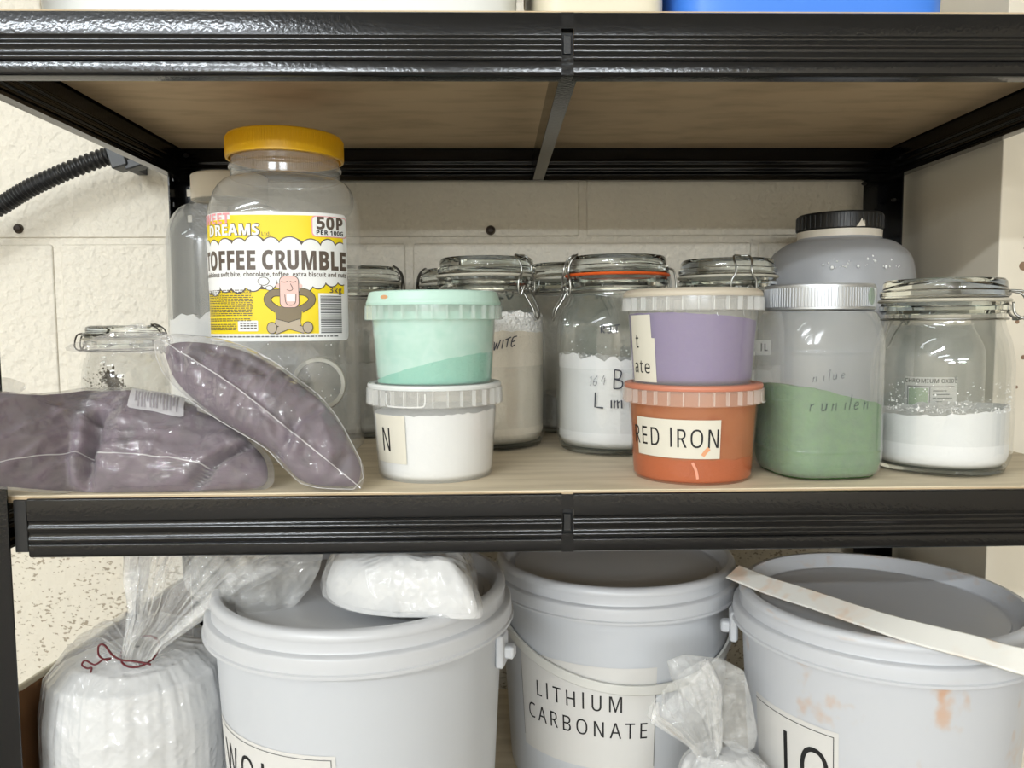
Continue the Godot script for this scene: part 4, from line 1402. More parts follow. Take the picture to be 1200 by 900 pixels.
	part("lettering", laid(text2d("3kg", 0.0052, P.call(147.5, 96.5), 1, 1.0, 3), mp, 0.0008, d), M.brown_ink, lb)
	# small print, too small to read
	var sm := PackedVector2Array()
	rng.seed = 91
	for i in 23:
		if i in [15, 18]: continue
		var x := 1.0
		var y := 93.0 + i * 2.15
		var xe := 59.0 if i < 15 else (57.0 if i < 18 else 42.0)
		while x < xe - 1.0:
			var w := minf(rng.randf_range(1.2, 5.0), xe - x)
			sm.append_array(rect.call(x, y, x + w, y + 1.05))
			x += w + 0.9
	for i in 3:
		var x := 46.0
		while x < 60.0:
			sm.append_array(rect.call(x, 132.5 + i * 3.0, x + 2.6, 134.0 + i * 3.0))
			x += 3.4
	part("allergen_box", laid(rrect.call(43.5, 130.0, 63.5, 143.0, 0.0010), mp, 0.0008, d), M.paper_white, lb)
	part("small_print", laid(sm, mp, 0.0010, d), M.brown_ink, lb)
	sm = PackedVector2Array()
	var fx := 0.0
	while fx < 140.0:
		var w := rng.randf_range(1.8, 5.0)
		sm.append_array(rect.call(fx, 148.6, fx + w, 150.2))
		fx += w + 1.0
	part("footer_print", laid(sm, mp, 0.0006, d), M.ink_grey, lb)
	var bars := PackedVector2Array()
	var by := 100.0
	while by < 144.0:
		var w := rng.randf_range(0.5, 1.9)
		bars.append_array(rect.call(124.0, by, 147.0, by + w))
		by += w + rng.randf_range(0.5, 1.4)
	part("barcode", laid(bars, mp, 0.0006, d), M.ink_grey, lb)
	# line drawing of a contented man sitting cross-legged with his hands behind his head
	var arms := [[88, 97, 79, 97, 73.5, 103, 75, 110, 82, 117], [104, 95, 111, 97, 115.5, 103, 113.5, 110, 105, 117]]
	for a in arms:
		part("drawn_arm_edge", laid(stroke2d(path.call(a), 0.0066), mp, 0.0010, d), M.ink, lb)
		part("drawn_arm", laid(stroke2d(path.call(a), 0.0056), mp, 0.0012, d), M.jumper_ink, lb)
	part("drawn_torso", laid(poly2d(PackedVector2Array(path.call([82, 133, 104, 133, 106, 116, 103, 113, 84, 113, 80, 117]))), mp, 0.0013, d), M.jumper_ink, lb)
	for a in [[104, 132, 94, 136, 80, 143], [80, 132, 92, 136, 108, 142]]:
		part("drawn_leg_edge", laid(stroke2d(path.call(a), 0.0062), mp, 0.0014, d), M.ink, lb)
		part("drawn_leg", laid(stroke2d(path.call(a), 0.0053), mp, 0.0015, d), M.trouser_ink, lb)
	for q in [[77.0, 139.0], [111.0, 138.5]]:
		part("drawn_foot_edge", laid(ell.call(q[0], q[1], 5.0, 7.2), mp, 0.0016, d), M.ink, lb)
		part("drawn_foot", laid(ell.call(q[0], q[1], 4.4, 6.4), mp, 0.0017, d), M.trouser_ink, lb)
	part("drawn_ear", laid(PackedVector2Array(ell.call(84.5, 88.5, 2.6, 2.8) + ell.call(104.0, 88.5, 2.6, 2.8)), mp, 0.0014, d), M.skin_ink, lb)
	part("drawn_head_edge", laid(rrect.call(85.0, 76.5, 103.5, 115.0, 0.0045), mp, 0.0015, d), M.brown_ink, lb)
	part("drawn_head", laid(rrect.call(85.7, 77.2, 102.8, 114.2, 0.0042), mp, 0.0017, d), M.skin_ink, lb)
	var face := PackedVector2Array()
	for q in [[87, 83, 90, 84.2, 93, 83], [95, 83, 98, 84.2, 101, 83], [95.5, 86, 97.5, 92, 95, 94.5, 92, 93], [90, 99, 91, 109, 95, 112, 99.5, 109, 100.5, 98]]:
		face.append_array(stroke2d(path.call(q), 0.0006))
	part("drawn_teeth", laid(rect.call(91.6, 98.5, 99.6, 107.0), mp, 0.0018, d), M.paper_white, lb)
	part("drawn_face", laid(face, mp, 0.0019, d), M.brown_ink, lb)

func cloud(slab: PackedVector2Array, bumps: Array, grow: float) -> PackedVector2Array:
	# scalloped outline: a slab joined with oval bumps [centre, rx, ry]
	var poly := slab
	for p in bumps:
		var disc := PackedVector2Array()
		for k in 30: disc.append(p[0] + Vector2.from_angle(TAU * k / 30.0) * Vector2(p[1] + grow, p[2] + grow))
		var m := Geometry2D.merge_polygons(poly, disc)
		var best := 0
		for i in m.size():
			if absf(area2(m[i])) > absf(area2(m[best])): best = i
		poly = m[best]
	var lim := Geometry2D.intersect_polygons(poly, PackedVector2Array([Vector2(-0.0745, 0.09), Vector2(0.0655, 0.09), Vector2(0.0655, 0.23), Vector2(-0.0745, 0.23)]))
	return poly2d(lim[0])

func area2(p: PackedVector2Array) -> float:
	var a := 0.0
	for i in p.size(): a += p[i].cross(p[(i + 1) % p.size()])
	return a

func build_mauve_bags() -> void:
	var nz := noise(81, 26.0, 4, FastNoiseLite.TYPE_SIMPLEX, FastNoiseLite.FRACTAL_RIDGED)
	var soft := noise(82, 18.0, 3)
	var nz2 := noise(83, 34.0, 2, FastNoiseLite.TYPE_SIMPLEX, FastNoiseLite.FRACTAL_RIDGED)
	# lying bag with the printed sticker
	var t := thing("powder_bag", "clear plastic bag of mauve powder with a printed sticker, lying along the shelf's left end", "bag", Vector3.ZERO, "clear bags of mauve powder")
	var tilt := deg_to_rad(35.0)
	var xf := Transform3D(Basis(Vector3.RIGHT, -tilt), Vector3(-0.2892, 1.2056, -0.036))
	var o1 := [Vector2(-0.1397, 0.0482), Vector2(-0.1243, 0.0654), Vector2(-0.0969, 0.0560), Vector2(-0.0666, 0.0476), Vector2(-0.0432, 0.0515), Vector2(-0.0156, 0.0529), Vector2(0.0134, 0.0485), Vector2(0.0392, 0.0418), Vector2(0.0662, 0.0272), Vector2(0.0896, 0.0098), Vector2(0.1068, -0.0056), Vector2(0.1159, -0.0183), Vector2(0.1180, -0.0386), Vector2(0.0939, -0.0397), Vector2(0.0648, -0.0416), Vector2(0.0390, -0.0427), Vector2(0.0066, -0.0430), Vector2(-0.0193, -0.0435), Vector2(-0.0435, -0.0376), Vector2(-0.0692, -0.0273), Vector2(-0.0878, -0.0199), Vector2(-0.1055, -0.0160), Vector2(-0.1269, -0.0010), Vector2(-0.1392, 0.0259)]
	var pl := make_pillow(o1, Vector2(-0.012, 0.005), 1)
	pl.xf = xf
	pl.tf = 0.026
	pl.tb = 0.022
	pl.ymin = YS + 0.0004
	var crease := [Vector2(-0.0228, 0.0140), Vector2(-0.0201, -0.0058), Vector2(-0.0217, -0.0205), Vector2(-0.0240, -0.0420)]
	var cr2 := [Vector2(-0.125, 0.010), Vector2(-0.085, 0.028), Vector2(-0.040, 0.044)]
	var cr3 := [Vector2(0.1010, 0.0000), Vector2(0.0860, -0.0130), Vector2(0.0710, -0.0265), Vector2(0.0580, -0.0400)]
	pl.extra = func(u, v, s):
		var p := Vector2(u, v)
		var h: float = 0.0030 * soft.get_noise_2d(u, v) + 0.0036 * (1.0 - exp(-pow(p.distance_to(Vector2(0.021, 0.031)) / 0.030, 4.0))) * nz2.get_noise_2d(u * 0.24 + v * 0.22, v * 0.62 - u * 0.26) + 0.0007 * nz.get_noise_2d(u, v)
		if s > 0.0:
			h -= 0.013 * exp(-pow(seg_dist(p - Vector2(0.002, 0), crease) / 0.0050, 2.0))
			h += 0.005 * exp(-pow(seg_dist(p + Vector2(0.006, 0), crease) / 0.006, 2.0))
			h += 0.0045 * exp(-pow(seg_dist(p, cr2) / 0.005, 2.0))
			h -= 0.016 * exp(-pow(seg_dist(p, cr3) / 0.0034, 2.0))
			h += 0.004 * exp(-pow(seg_dist(p - Vector2(0.010, -0.004), cr3) / 0.006, 2.0))
		else:
			h -= 0.016 * smoothstep(0.045, 0.085, -u)   # thin where it hangs over the upright
		return h
	pl.bend = func(l):
		var e := maxf(0.0, -l.x - 0.035)
		return l + Vector3(0.25 * e, -0.70 * e, 1.0 * e)
	part("film", pillow_mesh(pl, 220, 46), M.film, t)
	part("powder", pillow_mesh(pl, 220, 46, 0.955, -0.0014), M.mauve_powder, t)
	var on := func(u, v, off): return pl.on(u, v, off)
	part("weld_seam", laid(stroke2d([Vector2(-0.1150, -0.0100), Vector2(-0.0598, -0.0143), Vector2(-0.0192, -0.0177), Vector2(0.0346, -0.0211), Vector2(0.0808, -0.0274)], 0.0007), on, 0.0008, 0.003, 0.003), M.film_edge, t)
	var st := part("printed_sticker", laid(poly2d(PackedVector2Array([Vector2(-0.0036, 0.0455), Vector2(0.0371, 0.0410), Vector2(0.0465, 0.0141), Vector2(0.0442, 0.0130), Vector2(0.0042, 0.0205), Vector2(0.0015, 0.0230)])), on, 0.0010, 0.004, 0.004), M.sticker, t)
	var pr := PackedVector2Array()
	var a := Vector2(0.0012, 0.0425)
	var du := Vector2(0.0345, -0.0042) / 14.0
	var dv := Vector2(0.0068, -0.0205)
	for i in 14:
		var p := a + du * i
		var q := p + dv * (1.0 if i % 4 else 0.7)
		pr.append_array(stroke2d([p + dv * 0.04, p.lerp(q, 0.5), q], 0.0011, false))
	part("sticker_print", laid(pr, on, 0.0014, 0.004, 0.004), M.ink_pale, st)
	part("paper_slip", laid(poly2d(PackedVector2Array([Vector2(0.0501, 0.0300), Vector2(0.0621, 0.0285), Vector2(0.0760, 0.0172), Vector2(0.0532, 0.0222)])), on, 0.0010, 0.004, 0.004), M.sticker, t)
	var lying := t
	# bag leaning across it
	t = thing("powder_bag", "clear plastic bag of mauve powder leaning diagonally across the lying bag, before the sweet jar", "bag", Vector3.ZERO, "clear bags of mauve powder")
	xf = Transform3D(Basis(Vector3.RIGHT, -deg_to_rad(22.0)), Vector3(-0.1803, 1.2276, -0.026))
	var o2 := [Vector2(-0.0954, 0.0666), Vector2(-0.0830, 0.0717), Vector2(-0.0587, 0.0701), Vector2(-0.0342, 0.0655), Vector2(-0.0129, 0.0573), Vector2(0.0087, 0.0440), Vector2(0.0267, 0.0301), Vector2(0.0445, 0.0165), Vector2(0.0589, -0.0019), Vector2(0.0699, -0.0213), Vector2(0.0785, -0.0369), Vector2(0.0802, -0.0456), Vector2(0.0775, -0.0569), Vector2(0.0618, -0.0567), Vector2(0.0455, -0.0559), Vector2(0.0302, -0.0518), Vector2(0.0204, -0.0424), Vector2(0.0111, -0.0309), Vector2(-0.0009, -0.0213), Vector2(-0.0204, -0.0102), Vector2(-0.0380, 0.0003), Vector2(-0.0545, 0.0116), Vector2(-0.0692, 0.0230), Vector2(-0.0821, 0.0360), Vector2(-0.0900, 0.0505)]
	var pl2 := make_pillow(o2, Vector2(-0.006, 0.014), 1)
	pl2.xf = xf
	pl2.tf = 0.024
	pl2.tb = 0.022
	pl2.ymin = YS + 0.0006
	var f1 := [Vector2(0.0072, -0.0403), Vector2(0.0240, -0.0276), Vector2(0.0294, -0.0106), Vector2(0.0465, 0.0052)]
	var f2 := [Vector2(0.044, -0.0555), Vector2(0.0612, -0.0455), Vector2(0.0686, -0.0300)]
	var f3 := [Vector2(-0.066, 0.050), Vector2(-0.062, 0.036), Vector2(-0.064, 0.022)]
	var f4 := [Vector2(-0.040, 0.052), Vector2(-0.020, 0.045), Vector2(0.004, 0.030)]
	var sm := [Vector2(-0.0832, 0.0621), Vector2(-0.0633, 0.0488), Vector2(-0.0364, 0.0313), Vector2(-0.0091, 0.0127), Vector2(0.0229, -0.0126), Vector2(0.0508, -0.0346), Vector2(0.0774, -0.0556)]
	pl2.extra = func(u, v, s):
		var p := Vector2(u, v)
		var h: float = 0.0025 * soft.get_noise_2d(u + 3.0, v) + 0.0036 * nz2.get_noise_2d(u * 0.66 - v * 0.22 + 5.0, v * 0.28 + u * 0.20) + 0.0007 * nz.get_noise_2d(u, v)
		if s > 0.0:
			h -= 0.008 * exp(-pow(seg_dist(p + Vector2(0.002, 0.001), f1) / 0.005, 2.0))
			h += 0.004 * exp(-pow(seg_dist(p - Vector2(0.006, 0.002), f1) / 0.004, 2.0))
			h -= 0.004 * exp(-pow(seg_dist(p, f2) / 0.004, 2.0))
			h -= 0.005 * exp(-pow(seg_dist(p, f3) / 0.004, 2.0))
			h -= 0.004 * exp(-pow(seg_dist(p, f4) / 0.004, 2.0))
			h += 0.0015 * exp(-pow(seg_dist(p, sm) / 0.0018, 2.0))
		return h
	part("film", pillow_mesh(pl2, 220, 46), M.film, t)
	var in2 := []
	for p: Vector2 in o2: in2.append(Vector2(0.040, -0.022) + (p - Vector2(0.040, -0.022)) * 0.925)
	var pl3 := make_pillow(in2, Vector2(-0.006, 0.014), 1)
	pl3.xf = xf
	pl3.tf = pl2.tf - 0.0012
	pl3.tb = pl2.tb - 0.0012
	pl3.ymin = YS + 0.0010
	pl3.extra = pl2.extra
	part("powder", pillow_mesh(pl3, 200, 44), M.mauve_powder, t)
	var on2 := func(u, v, off): return pl2.on(u, v, off)
	part("weld_seam", laid(stroke2d(sm, 0.0008), on2, 0.0008, 0.003, 0.003), M.film_edge, t)
	var rimp := []
	for k in 61:
		rimp.append(pl2.at(0.995, TAU * k / 60.0, 1.0, 0.0003))
	part("bag_edge", wire(PackedVector3Array(rimp), 0.00030, 5), M.film_edge, t)
	# the loose top of that bag, spread over the small jar
	var tail := make_pillow([Vector2(-0.178, 0.0700), Vector2(-0.150, 0.0740), Vector2(-0.112, 0.0860), Vector2(-0.104, 0.0760), Vector2(-0.080, 0.0700), Vector2(-0.085, 0.0540), Vector2(-0.105, 0.0560), Vector2(-0.130, 0.0580), Vector2(-0.160, 0.0610), Vector2(-0.180, 0.0640)], Vector2(-0.125, 0.0670), 1)
	tail.xf = Transform3D(Basis(Vector3.RIGHT, -deg_to_rad(22.0)), Vector3(-0.1803, 1.2276, -0.034))
	tail.tf = 0.004
	tail.tb = 0.002
	tail.extra = func(u, v, _s): return 0.003 * nz.get_noise_2d(u * 1.5, v * 3.0)
	tail.bend = func(l):
		var e := maxf(0.0, -l.x - 0.085)
		return l + Vector3(0.0, 0.0, -0.20 * e)
	part("loose_top", pillow_mesh(tail, 120, 14), M.film, t)
	var flap := make_pillow([Vector2(-0.132, 0.075), Vector2(-0.105, 0.073), Vector2(-0.082, 0.066), Vector2(-0.078, 0.056), Vector2(-0.095, 0.048), Vector2(-0.130, 0.046)], Vector2(-0.105, 0.060), 1)
	flap.xf = pl.xf
	flap.tf = 0.006
	flap.tb = 0.005
	flap.bend = pl.bend
	flap.extra = func(u, v, _s): return 0.004 * nz2.get_noise_2d(u * 0.7, v * 0.4)
	part("loose_top", pillow_mesh(flap, 100, 14), M.film, lying)

func build_buckets() -> void:
	# left bucket with the WOLL label
	var yb := YL
	var h := 1.0499 - yb
	var R := 0.130
	var t := bucket("white lidded bucket with bags lying on its lid and a label starting WOLL", Vector3(-0.1167, yb, -0.0827), h, R, M.bucket, M.bucket_lid)
	var rr := func(v): return bucket_r(v, h, R)
	var mp := wrap_map(rr, -0.42)
	var lb := part("paper_label", laid(rect2d(-0.080, 0.070, 0.0455, 0.1720), mp, 0.0004, 0.005), M.paper, t)
	lb.set_meta("label", "white paper label with thin border, lettering starts WOLL")
	for q in [[-0.075, 0.1685, 0.0425, 0.1691], [0.0420, 0.075, 0.0426, 0.1690]]: part("label_border", laid(rect2d(q[0], q[1], q[2], q[3]), mp, 0.0007, 0.005), M.ink_grey, lb)
	part("lettering", laid(text2d("WOLL", 0.0270, Vector2(0.0130, 0.1310), 1, 0.0, 10, 0.0800), mp, 0.0007, 0.004), M.ink, lb)
	ear(t, 1.35, h - 0.022, bucket_r(h - 0.02, h, R))
	ear(t, 1.35 + PI, h - 0.022, bucket_r(h - 0.02, h, R))
	# middle bucket
	h = 1.0179 - yb
	R = 0.135
	t = bucket("white lidded bucket labelled LITHIUM CARBONATE with its bail hanging down in front", Vector3(0.1303, yb, -0.2611), h, R, M.bucket, M.bucket_lid)
	var h2 := h
	var R2 := R
	rr = func(v): return bucket_r(v, h2, R2)
	mp = wrap_map(rr, -0.46)
	lb = part("paper_label", laid(rect2d(-0.0670, 0.0500, 0.0760, 0.1560), mp, 0.0004, 0.005), M.paper, t)
	lb.set_meta("label", "white paper label reading LITHIUM CARBONATE")
	for q in [[0.0752, 0.054, 0.0758, 0.1400], [-0.0668, 0.060, -0.0662, 0.1400]]: part("label_border", laid(rect2d(q[0], q[1], q[2], q[3]), mp, 0.0007, 0.005), M.ink_grey, lb)
	part("lettering", laid(text2d("LlTHlUM", 0.0160, Vector2(0.0000, 0.1110), 0, 0.0, 14, 0.0880), mp, 0.0007, 0.004), M.ink, lb)
	part("lettering", laid(text2d("CARBONATE", 0.0160, Vector2(0.0055, 0.0840), 0, 0.0, 12, 0.1250), mp, 0.0007, 0.004), M.ink, lb)
	var path := PackedVector3Array()
	var outs := PackedVector3Array()
	for k in 61:
		var a := lerpf(-PI / 2, PI / 2, k / 60.0)
		var y := h - 0.022 - 0.046 * cos(a)
		var th := a + 0.10
		var o := Vector3(sin(th), 0, cos(th))
		path.append(o * (bucket_r(y, h, R) + 0.0034) + Vector3(0, y, 0))
		outs.append(o)
	part("bail", strap(path, outs, 0.0095, 0.0030), M.bail, t)
	for s in [-1.0, 1.0]: ear(t, 0.10 + s * PI / 2, h - 0.022, bucket_r(h - 0.02, h, R))
	# right bucket, stained with iron
	h = 1.0250 - yb
	R = 0.128
	t = bucket("white lidded bucket stained orange with its bail lying across the lid, at the right", Vector3(0.3480, yb, -0.1030), h, R, stained(3, 1.0), stained(8, 0.35))
	var h3 := h
	var R3 := R
	rr = func(v): return bucket_r(v, h3, R3)
	mp = wrap_map(rr, -0.90)
	lb = part("paper_label", laid(rect2d(-0.060, 0.040, 0.0230, 0.1560), mp, 0.0004, 0.005), M.paper, t)
	lb.set_meta("label", "white paper label with thin black border and large lettering")
	for q in [[-0.060, 0.1510, 0.0195, 0.1516], [0.0190, 0.045, 0.0196, 0.1515]]: part("label_border", laid(rect2d(q[0], q[1], q[2], q[3]), mp, 0.0007, 0.005), M.ink, lb)
	part("lettering", laid(text2d("lO", 0.0430, Vector2(0.0160, 0.0930), 1, 0.0, 10, 0.0400), mp, 0.0007, 0.004), M.ink, lb)
	var cpt := [Vector3(0.2230, 1.0660, -0.1340), Vector3(0.2450, 1.0640, -0.0985), Vector3(0.2680, 1.0640, -0.0640), Vector3(0.3090, 1.0640, 0.0000), Vector3(0.3480, 1.0630, 0.0390), Vector3(0.3760, 1.0590, 0.0560), Vector3(0.4200, 1.0500, 0.0450), Vector3(0.4600, 1.0300, 0.0100), Vector3(0.4790, 1.0100, -0.0400)]
	path = smooth_path(cpt, 8)
	outs = PackedVector3Array()
	for i in path.size():
		path[i] -= t.position
		outs.append(Vector3(0.15, 0.55, 0.80))
	part("bail", strap(path, outs, 0.0195, 0.0030), M.bail_stained, t)
	ear(t, -1.82, h - 0.010, R - 0.004)

func stained(seed_: int, strength: float) -> StandardMaterial3D:
	# white plastic with rust-orange smears; u runs round the bucket, v up it
	var im := Image.create(768, 256, false, Image.FORMAT_RGB8)
	var n1 := noise(seed_, 0.018, 4)
	var n2 := noise(seed_ + 1, 0.05, 3)
	var base := Color(0.765, 0.775, 0.79)
	var rust := Color(0.78, 0.56, 0.41)
	for y in 256:
		for x in 768:
			var up := 1.0 - y / 255.0
			var k: float = n1.get_noise_2d(x, y * 0.55) + 0.35 * n2.get_noise_2d(x, y)
			k = smoothstep(0.34 - 0.26 * pow(up, 5.0), 0.85, k) * strength * (0.10 + 0.90 * pow(up, 4.0))
			im.set_pixel(x, y, base.lerp(rust, clampf(k, 0.0, 0.85)))
	var m := mat(Color.WHITE, 0.38)
	m.albedo_texture = ImageTexture.create_from_image(im)
	m.uv1_scale = Vector3(1, -1, 1)
	return m

func build_lower_bags() -> void:
	# tied bag at the left
	var t := thing("tied_bag", "large clear plastic bag of white powder tied with red string, at the lower left", "bag", Vector3.ZERO)
	var U := Vector3.UP
	var body := [[Vector3(-0.312, YL + 0.0006, -0.080), 0.030, 0.030, 0.0, U], [Vector3(-0.312, YL + 0.001, -0.080), 0.070, 0.066, 0.010, U], [Vector3(-0.312, YL + 0.030, -0.080), 0.0775, 0.074, 0.010, U], [Vector3(-0.312, 0.920, -0.080), 0.0775, 0.074, 0.011, U], [Vector3(-0.312, 0.975, -0.080), 0.0765, 0.073, 0.016, U], [Vector3(-0.312, 1.008, -0.079), 0.070, 0.066, 0.026, U], [Vector3(-0.310, 1.028, -0.075), 0.054, 0.050, 0.035, Vector3(0.05, 1, 0.15)], [Vector3(-0.303, 1.037, -0.066), 0.030, 0.028, 0.10, Vector3(0.2, 1, 0.5)], [Vector3(-0.2955, 1.0320, -0.0500), 0.0135, 0.012, 0.12, Vector3(0.2, 1, 0.7)]]
	part("film", gathered(body, 17, 101, 7, 300), M.film_white, t)
	var fill := body.slice(0, 6)
	fill.append([Vector3(-0.310, 1.0205, -0.075), 0.046, 0.043, 0.01, U])
	fill.append([Vector3(-0.307, 1.0275, -0.070), 0.004, 0.004, 0.0, U])
	part("powder", gathered(fill, 17, 101, 6, 120, 0.0022, 0.3), M.bag_powder, t)
	var top := [[Vector3(-0.2955, 1.0320, -0.0500), 0.0130, 0.012, 0.16, Vector3(0.2, 1, 0.5)], [Vector3(-0.2900, 1.0410, -0.0540), 0.0160, 0.014, 0.26, Vector3(0.2, 1, 0)], [Vector3(-0.2810, 1.0560, -0.0680), 0.0260, 0.018, 0.26, Vector3(0.2, 1, 0)], [Vector3(-0.2700, 1.0780, -0.0700), 0.0400, 0.022, 0.22, Vector3(0.2, 1, 0)], [Vector3(-0.2560, 1.1010, -0.0720), 0.0540, 0.026, 0.20, Vector3(0.25, 1, 0)], [Vector3(-0.2440, 1.1180, -0.0760), 0.0640, 0.030, 0.18, Vector3(0.3, 1, 0)]]
	part("gathered_top", gathered(top, 14, 102, 7, 220), M.film_clear, t)
	# wing of loose film that falls to the right over the bucket lid
	var nz := noise(111, 16.0, 2, FastNoiseLite.TYPE_SIMPLEX, FastNoiseLite.FRACTAL_RIDGED)
	var wing := make_pillow([Vector2(-0.045, 0.030), Vector2(-0.030, 0.052), Vector2(0.000, 0.056), Vector2(0.040, 0.056), Vector2(0.072, 0.054), Vector2(0.066, 0.022), Vector2(0.045, -0.004), Vector2(0.020, -0.018), Vector2(-0.005, -0.014), Vector2(-0.028, 0.004), Vector2(-0.042, 0.016)], Vector2(0.012, 0.022), 1)
	wing.xf = Transform3D(Basis(Vector3.RIGHT, -0.35), Vector3(-0.2150, 1.0690, -0.045))
	wing.tf = 0.010
	wing.tb = 0.012
	wing.p = 1.6
	wing.extra = func(u, v, s): return 0.012 * nz.get_noise_3d(u, v, s * 0.3)
	part("loose_film", pillow_mesh(wing, 160, 34), M.film_clear, t)
	# red string
	var ring := []
	for k in 25:
		var a := TAU * k / 24.0
		ring.append(Vector3(-0.2955, 1.0320, -0.0500) + Vector3(cos(a) * 0.0150, -sin(a) * 0.0080, sin(a) * 0.0130))
	var sb := Buf.new()
	wire_to(sb, PackedVector3Array(ring), 0.0009, 6)
	var z := -0.0340
	var s1 := [Vector3(-0.2800, 1.0275, z), Vector3(-0.2870, 1.0292, z), Vector3(-0.2950, 1.0310, z + 0.001), Vector3(-0.3030, 1.0315, z), Vector3(-0.3100, 1.0355, z), Vector3(-0.3155, 1.0450, z + 0.002), Vector3(-0.3195, 1.0445, z + 0.003), Vector3(-0.3195, 1.0370, z + 0.003), Vector3(-0.3150, 1.0325, z + 0.002), Vector3(-0.3120, 1.0330, z), Vector3(-0.3180, 1.0320, z), Vector3(-0.3250, 1.0280, z), Vector3(-0.3320, 1.0315, z), Vector3(-0.3350, 1.0280, z), Vector3(-0.3310, 1.0250, z), Vector3(-0.3275, 1.0255, z), Vector3(-0.3285, 1.0215, z)]
	wire_to(sb, smooth_path(s1, 6), 0.0008, 6)
	var st := part("red_string", done(sb), M.tie_red, t)
	st.set_meta("label", "dark red string tied in a loose bow")
	# bag of white powder lying on the left bucket's lid
	t = thing("powder_bag", "small clear bag of white powder lying on the lid of the left bucket", "bag", Vector3.ZERO)
	var pl := make_pillow([Vector2(-0.072, 0.030), Vector2(-0.070, -0.012), Vector2(-0.050, -0.040), Vector2(-0.015, -0.056), Vector2(0.030, -0.058), Vector2(0.050, -0.062), Vector2(0.066, -0.060), Vector2(0.060, -0.030), Vector2(0.058, 0.020), Vector2(0.046, 0.052), Vector2(-0.040, 0.058)], Vector2(-0.004, -0.004), 1)
	pl.xf = Transform3D(Basis(Vector3.RIGHT, -deg_to_rad(84.0)), Vector3(-0.0740, 1.0870, -0.046))
	pl.tf = 0.040
	pl.tb = 0.005
	pl.p = 3.2
	pl.q = 0.55
	pl.extra = func(u, v, s): return 0.0050 * nz.get_noise_3d(u * 0.9 + 2.0, v * 1.3, 0.2) if s > 0.0 else 0.0
	part("film", pillow_mesh(pl, 180, 40), M.film_white, t)
	part("powder", pillow_mesh(pl, 160, 36, 0.93, -0.002), M.bag_powder, t)
	# clear knotted bag between the middle and right buckets
	t = thing("knotted_bag", "clear plastic bag of white powder with its open top spread between two buckets", "bag", Vector3.ZERO)
	var low := [[Vector3(0.188, YL + 0.0006, -0.052), 0.020, 0.020, 0.0, U], [Vector3(0.188, YL + 0.001, -0.052), 0.034, 0.032, 0.05, U], [Vector3(0.189, 0.850, -0.052), 0.040, 0.036, 0.06, U], [Vector3(0.192, 0.900, -0.052), 0.040, 0.036, 0.06, U], [Vector3(0.194, 0.925, -0.052), 0.034, 0.032, 0.08, U], [Vector3(0.190, 0.938, -0.051), 0.020, 0.018, 0.14, U], [Vector3(0.1790, 0.9330, -0.0480), 0.0075, 0.007, 0.12, Vector3(-0.3, 1, 0.3)]]
	part("film", gathered(low, 9, 121, 6, 140), M.film_white, t)
	var lf := low.slice(0, 5)
	lf.append([Vector3(0.190, 0.9330, -0.052), 0.004, 0.004, 0.0, U])
	part("powder", gathered(lf, 9, 121, 6, 100, 0.0025), M.white_powder, t)
	var fan1 := [[Vector3(0.1785, 0.9310, -0.0480), 0.0080, 0.007, 0.15, U], [Vector3(0.1750, 0.9430, -0.0480), 0.0120, 0.008, 0.24, U], [Vector3(0.1660, 0.9620, -0.0480), 0.0210, 0.011, 0.22, Vector3(-0.3, 1, 0)], [Vector3(0.1570, 0.9810, -0.0490), 0.0310, 0.012, 0.18, Vector3(-0.5, 1, 0)], [Vector3(0.1530, 0.9960, -0.0510), 0.0290, 0.010, 0.20, Vector3(-0.9, 1, 0)]]
	part("spread_top", gathered(fan1, 10, 122, 7, 180), M.film_clear, t)
	var w2 := make_pillow([Vector2(-0.034, 0.036), Vector2(0.030, 0.036), Vector2(0.040, 0.000), Vector2(0.046, -0.036), Vector2(0.030, -0.050), Vector2(0.008, -0.030), Vector2(-0.012, -0.006), Vector2(-0.026, 0.006)], Vector2(0.010, 0.004), 1)
	w2.xf = Transform3D(Basis(Vector3.UP, -0.3), Vector3(0.1780, 0.9790, -0.062))
	w2.tf = 0.009
	w2.tb = 0.009
	w2.p = 1.6
	w2.extra = func(u, v, s): return 0.009 * nz.get_noise_3d(u * 1.2 + 7.0, v * 1.2, s * 0.3)
	part("loose_film", pillow_mesh(w2, 140, 30), M.film_clear, t)

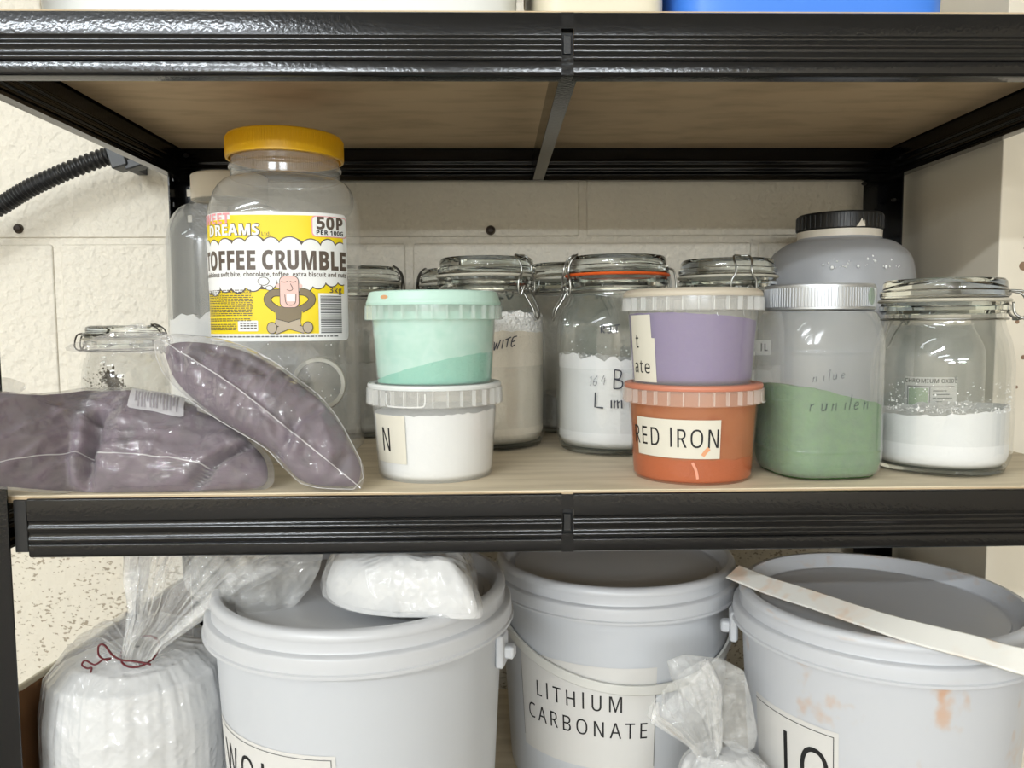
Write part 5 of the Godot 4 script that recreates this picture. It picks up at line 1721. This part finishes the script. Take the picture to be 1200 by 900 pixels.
func build_top_and_wall() -> void:
	# open-topped crates and tubs on the top shelf, seen only along their bases
	for q in [["storage_crate", "pale plastic crate on the top shelf, its base just showing at the upper left", "crate", -0.3660, 0.0195, M.pale_crate, 0.150], ["storage_tub", "cream plastic tub on the top shelf, between the pale crate and the blue crate", "tub", 0.0350, 0.1395, M.cream_crate, 0.120], ["storage_crate", "bright blue plastic crate on the top shelf, its base just showing", "crate", 0.1480, 0.3690, M.blue_crate, 0.140]]:
		var w: float = q[4] - q[3]
		var t := thing(q[0], q[1], q[2], Vector3((q[3] + q[4]) / 2, YT - 0.0008, -0.175))
		var hh: float = q[6]
		var dd := 0.25
		var rows := []
		for e in [[0.0, 0.94, 0.0], [1.0, 0.985, 0.0], [1.0, 1.0, 0.004], [1.0, 1.02, hh - 0.012], [1.0, 1.05, hh - 0.011], [1.0, 1.05, hh], [1.0, 1.01, hh], [1.0, 0.96, 0.006], [0.0, 0.96, 0.006]]:
			var row := PackedVector3Array()
			for j in 65:
				var th := TAU * j / 64 - PI
				var rr := rho(th, 9.0) * float(e[0]) * float(e[1])
				row.append(Vector3(sin(th) * rr * w / 2, e[2], cos(th) * rr * dd / 2))
			rows.append(row)
		var b := Buf.new()
		for i in rows.size() - 1: grid(b, [rows[i], rows[i + 1]], true)
		part("shell", done(b), q[5], t)
	# corrugated conduit and its saddle clip on the wall
	var t := thing("flexible_conduit", "black corrugated cable conduit running up to the left under the shelf's side rail", "conduit", Vector3.ZERO)
	var cp := smooth_path([Vector3(-0.720, 1.385, -0.405), Vector3(-0.660, 1.420, -0.402), Vector3(-0.6050, 1.4480, -0.400), Vector3(-0.5700, 1.4680, -0.399), Vector3(-0.5250, 1.4880, -0.398), Vector3(-0.4700, 1.5080, -0.398), Vector3(-0.4450, 1.5120, -0.398)], 40)
	part("tube", wire(cp, func(i): return 0.0100 + 0.0013 * sin(i * 1.35), 14), M.rubber, t)
	t = thing("conduit_clip", "grey plastic saddle clip holding the conduit's upper end below the side rail", "clip", Vector3(-0.4560, 1.5060, -0.400), "", 0.0)
	var bs := Basis(Vector3(0, 0, 1), 0.30)
	var b := Buf.new()
	box_to(b, Vector3(0.020, 0.028, 0.028), bs * Vector3(0, 0, 0), 0.002, bs)
	part("clip_body", done(b), M.clip, t)
	b = Buf.new()
	box_to(b, Vector3(0.028, 0.012, 0.022), bs * Vector3(0.018, -0.013, 0), 0.002, bs)
	box_to(b, Vector3(0.008, 0.018, 0.020), bs * Vector3(0.032, -0.008, 0), 0.002, bs)
	part("clip_foot", done(b), M.clip, t)
	part("standoff", box(Vector3(0.012, 0.012, 0.048), 0.001, Vector3(0.0, -0.004, -0.036)), M.clip, t)
	# screws left in the wall
	for q in [[Vector3(-0.6193, 1.4280, -0.4600), "rusty screw head in the painted wall below the conduit"], [Vector3(-0.0046, 1.4241, -0.4600), "rusty screw head in the wall above the clip-top jars"]]:
		var s := thing("wall_screw", q[1], "screw", q[0])
		part("head", turned(lathe([Vector2(0.0035, -0.004), Vector2(0.0035, 0.002), Vector2(0.0048, 0.003), Vector2(0.0048, 0.0045), Vector2(0.0030, 0.0055), Vector2(0.0, 0.0056)], 24)), M.screw, s)
		part("plug", turned(lathe([Vector2(0.0062, -0.002), Vector2(0.0064, 0.0008), Vector2(0.0, 0.0012)], 24)), M.brown_dust, s)
	# cardboard panel down the left side of the lower shelf
	t = thing("cardboard_panel", "brown cardboard panel with a pale cut edge, standing behind the tied bag", "cardboard", Vector3(-0.3925, YL, 0.0))
	var pts := [Vector2(-0.030, 0.0), Vector2(-0.400, 0.0), Vector2(-0.400, 0.168), Vector2(-0.265, 0.176), Vector2(-0.045, 0.1890), Vector2(-0.030, 0.190)]
	var cb := Buf.new()
	var eb := Buf.new()
	for side in [-1.0, 1.0]:
		var row0 := PackedVector3Array()
		var row1 := PackedVector3Array()
		for p in [Vector2(-0.030, 0.190), Vector2(-0.045, 0.1890), Vector2(-0.265, 0.176), Vector2(-0.400, 0.168)]:
			row0.append(Vector3(side * 0.002, 0.0, p.x))
			row1.append(Vector3(side * 0.002, p.y, p.x))
		grid(cb, [row0, row1] if side > 0.0 else [row1, row0])
	part("face", done(cb), M.card, t)
	var ep := PackedVector3Array([Vector3(0, 0.001, -0.030), Vector3(0, 0.190, -0.030), Vector3(0, 0.1890, -0.045), Vector3(0, 0.176, -0.265), Vector3(0, 0.168, -0.400), Vector3(0, 0.001, -0.400)])
	wire_to(eb, ep, 0.0031, 6)
	part("cut_edge", done(eb), M.card_edge, t)
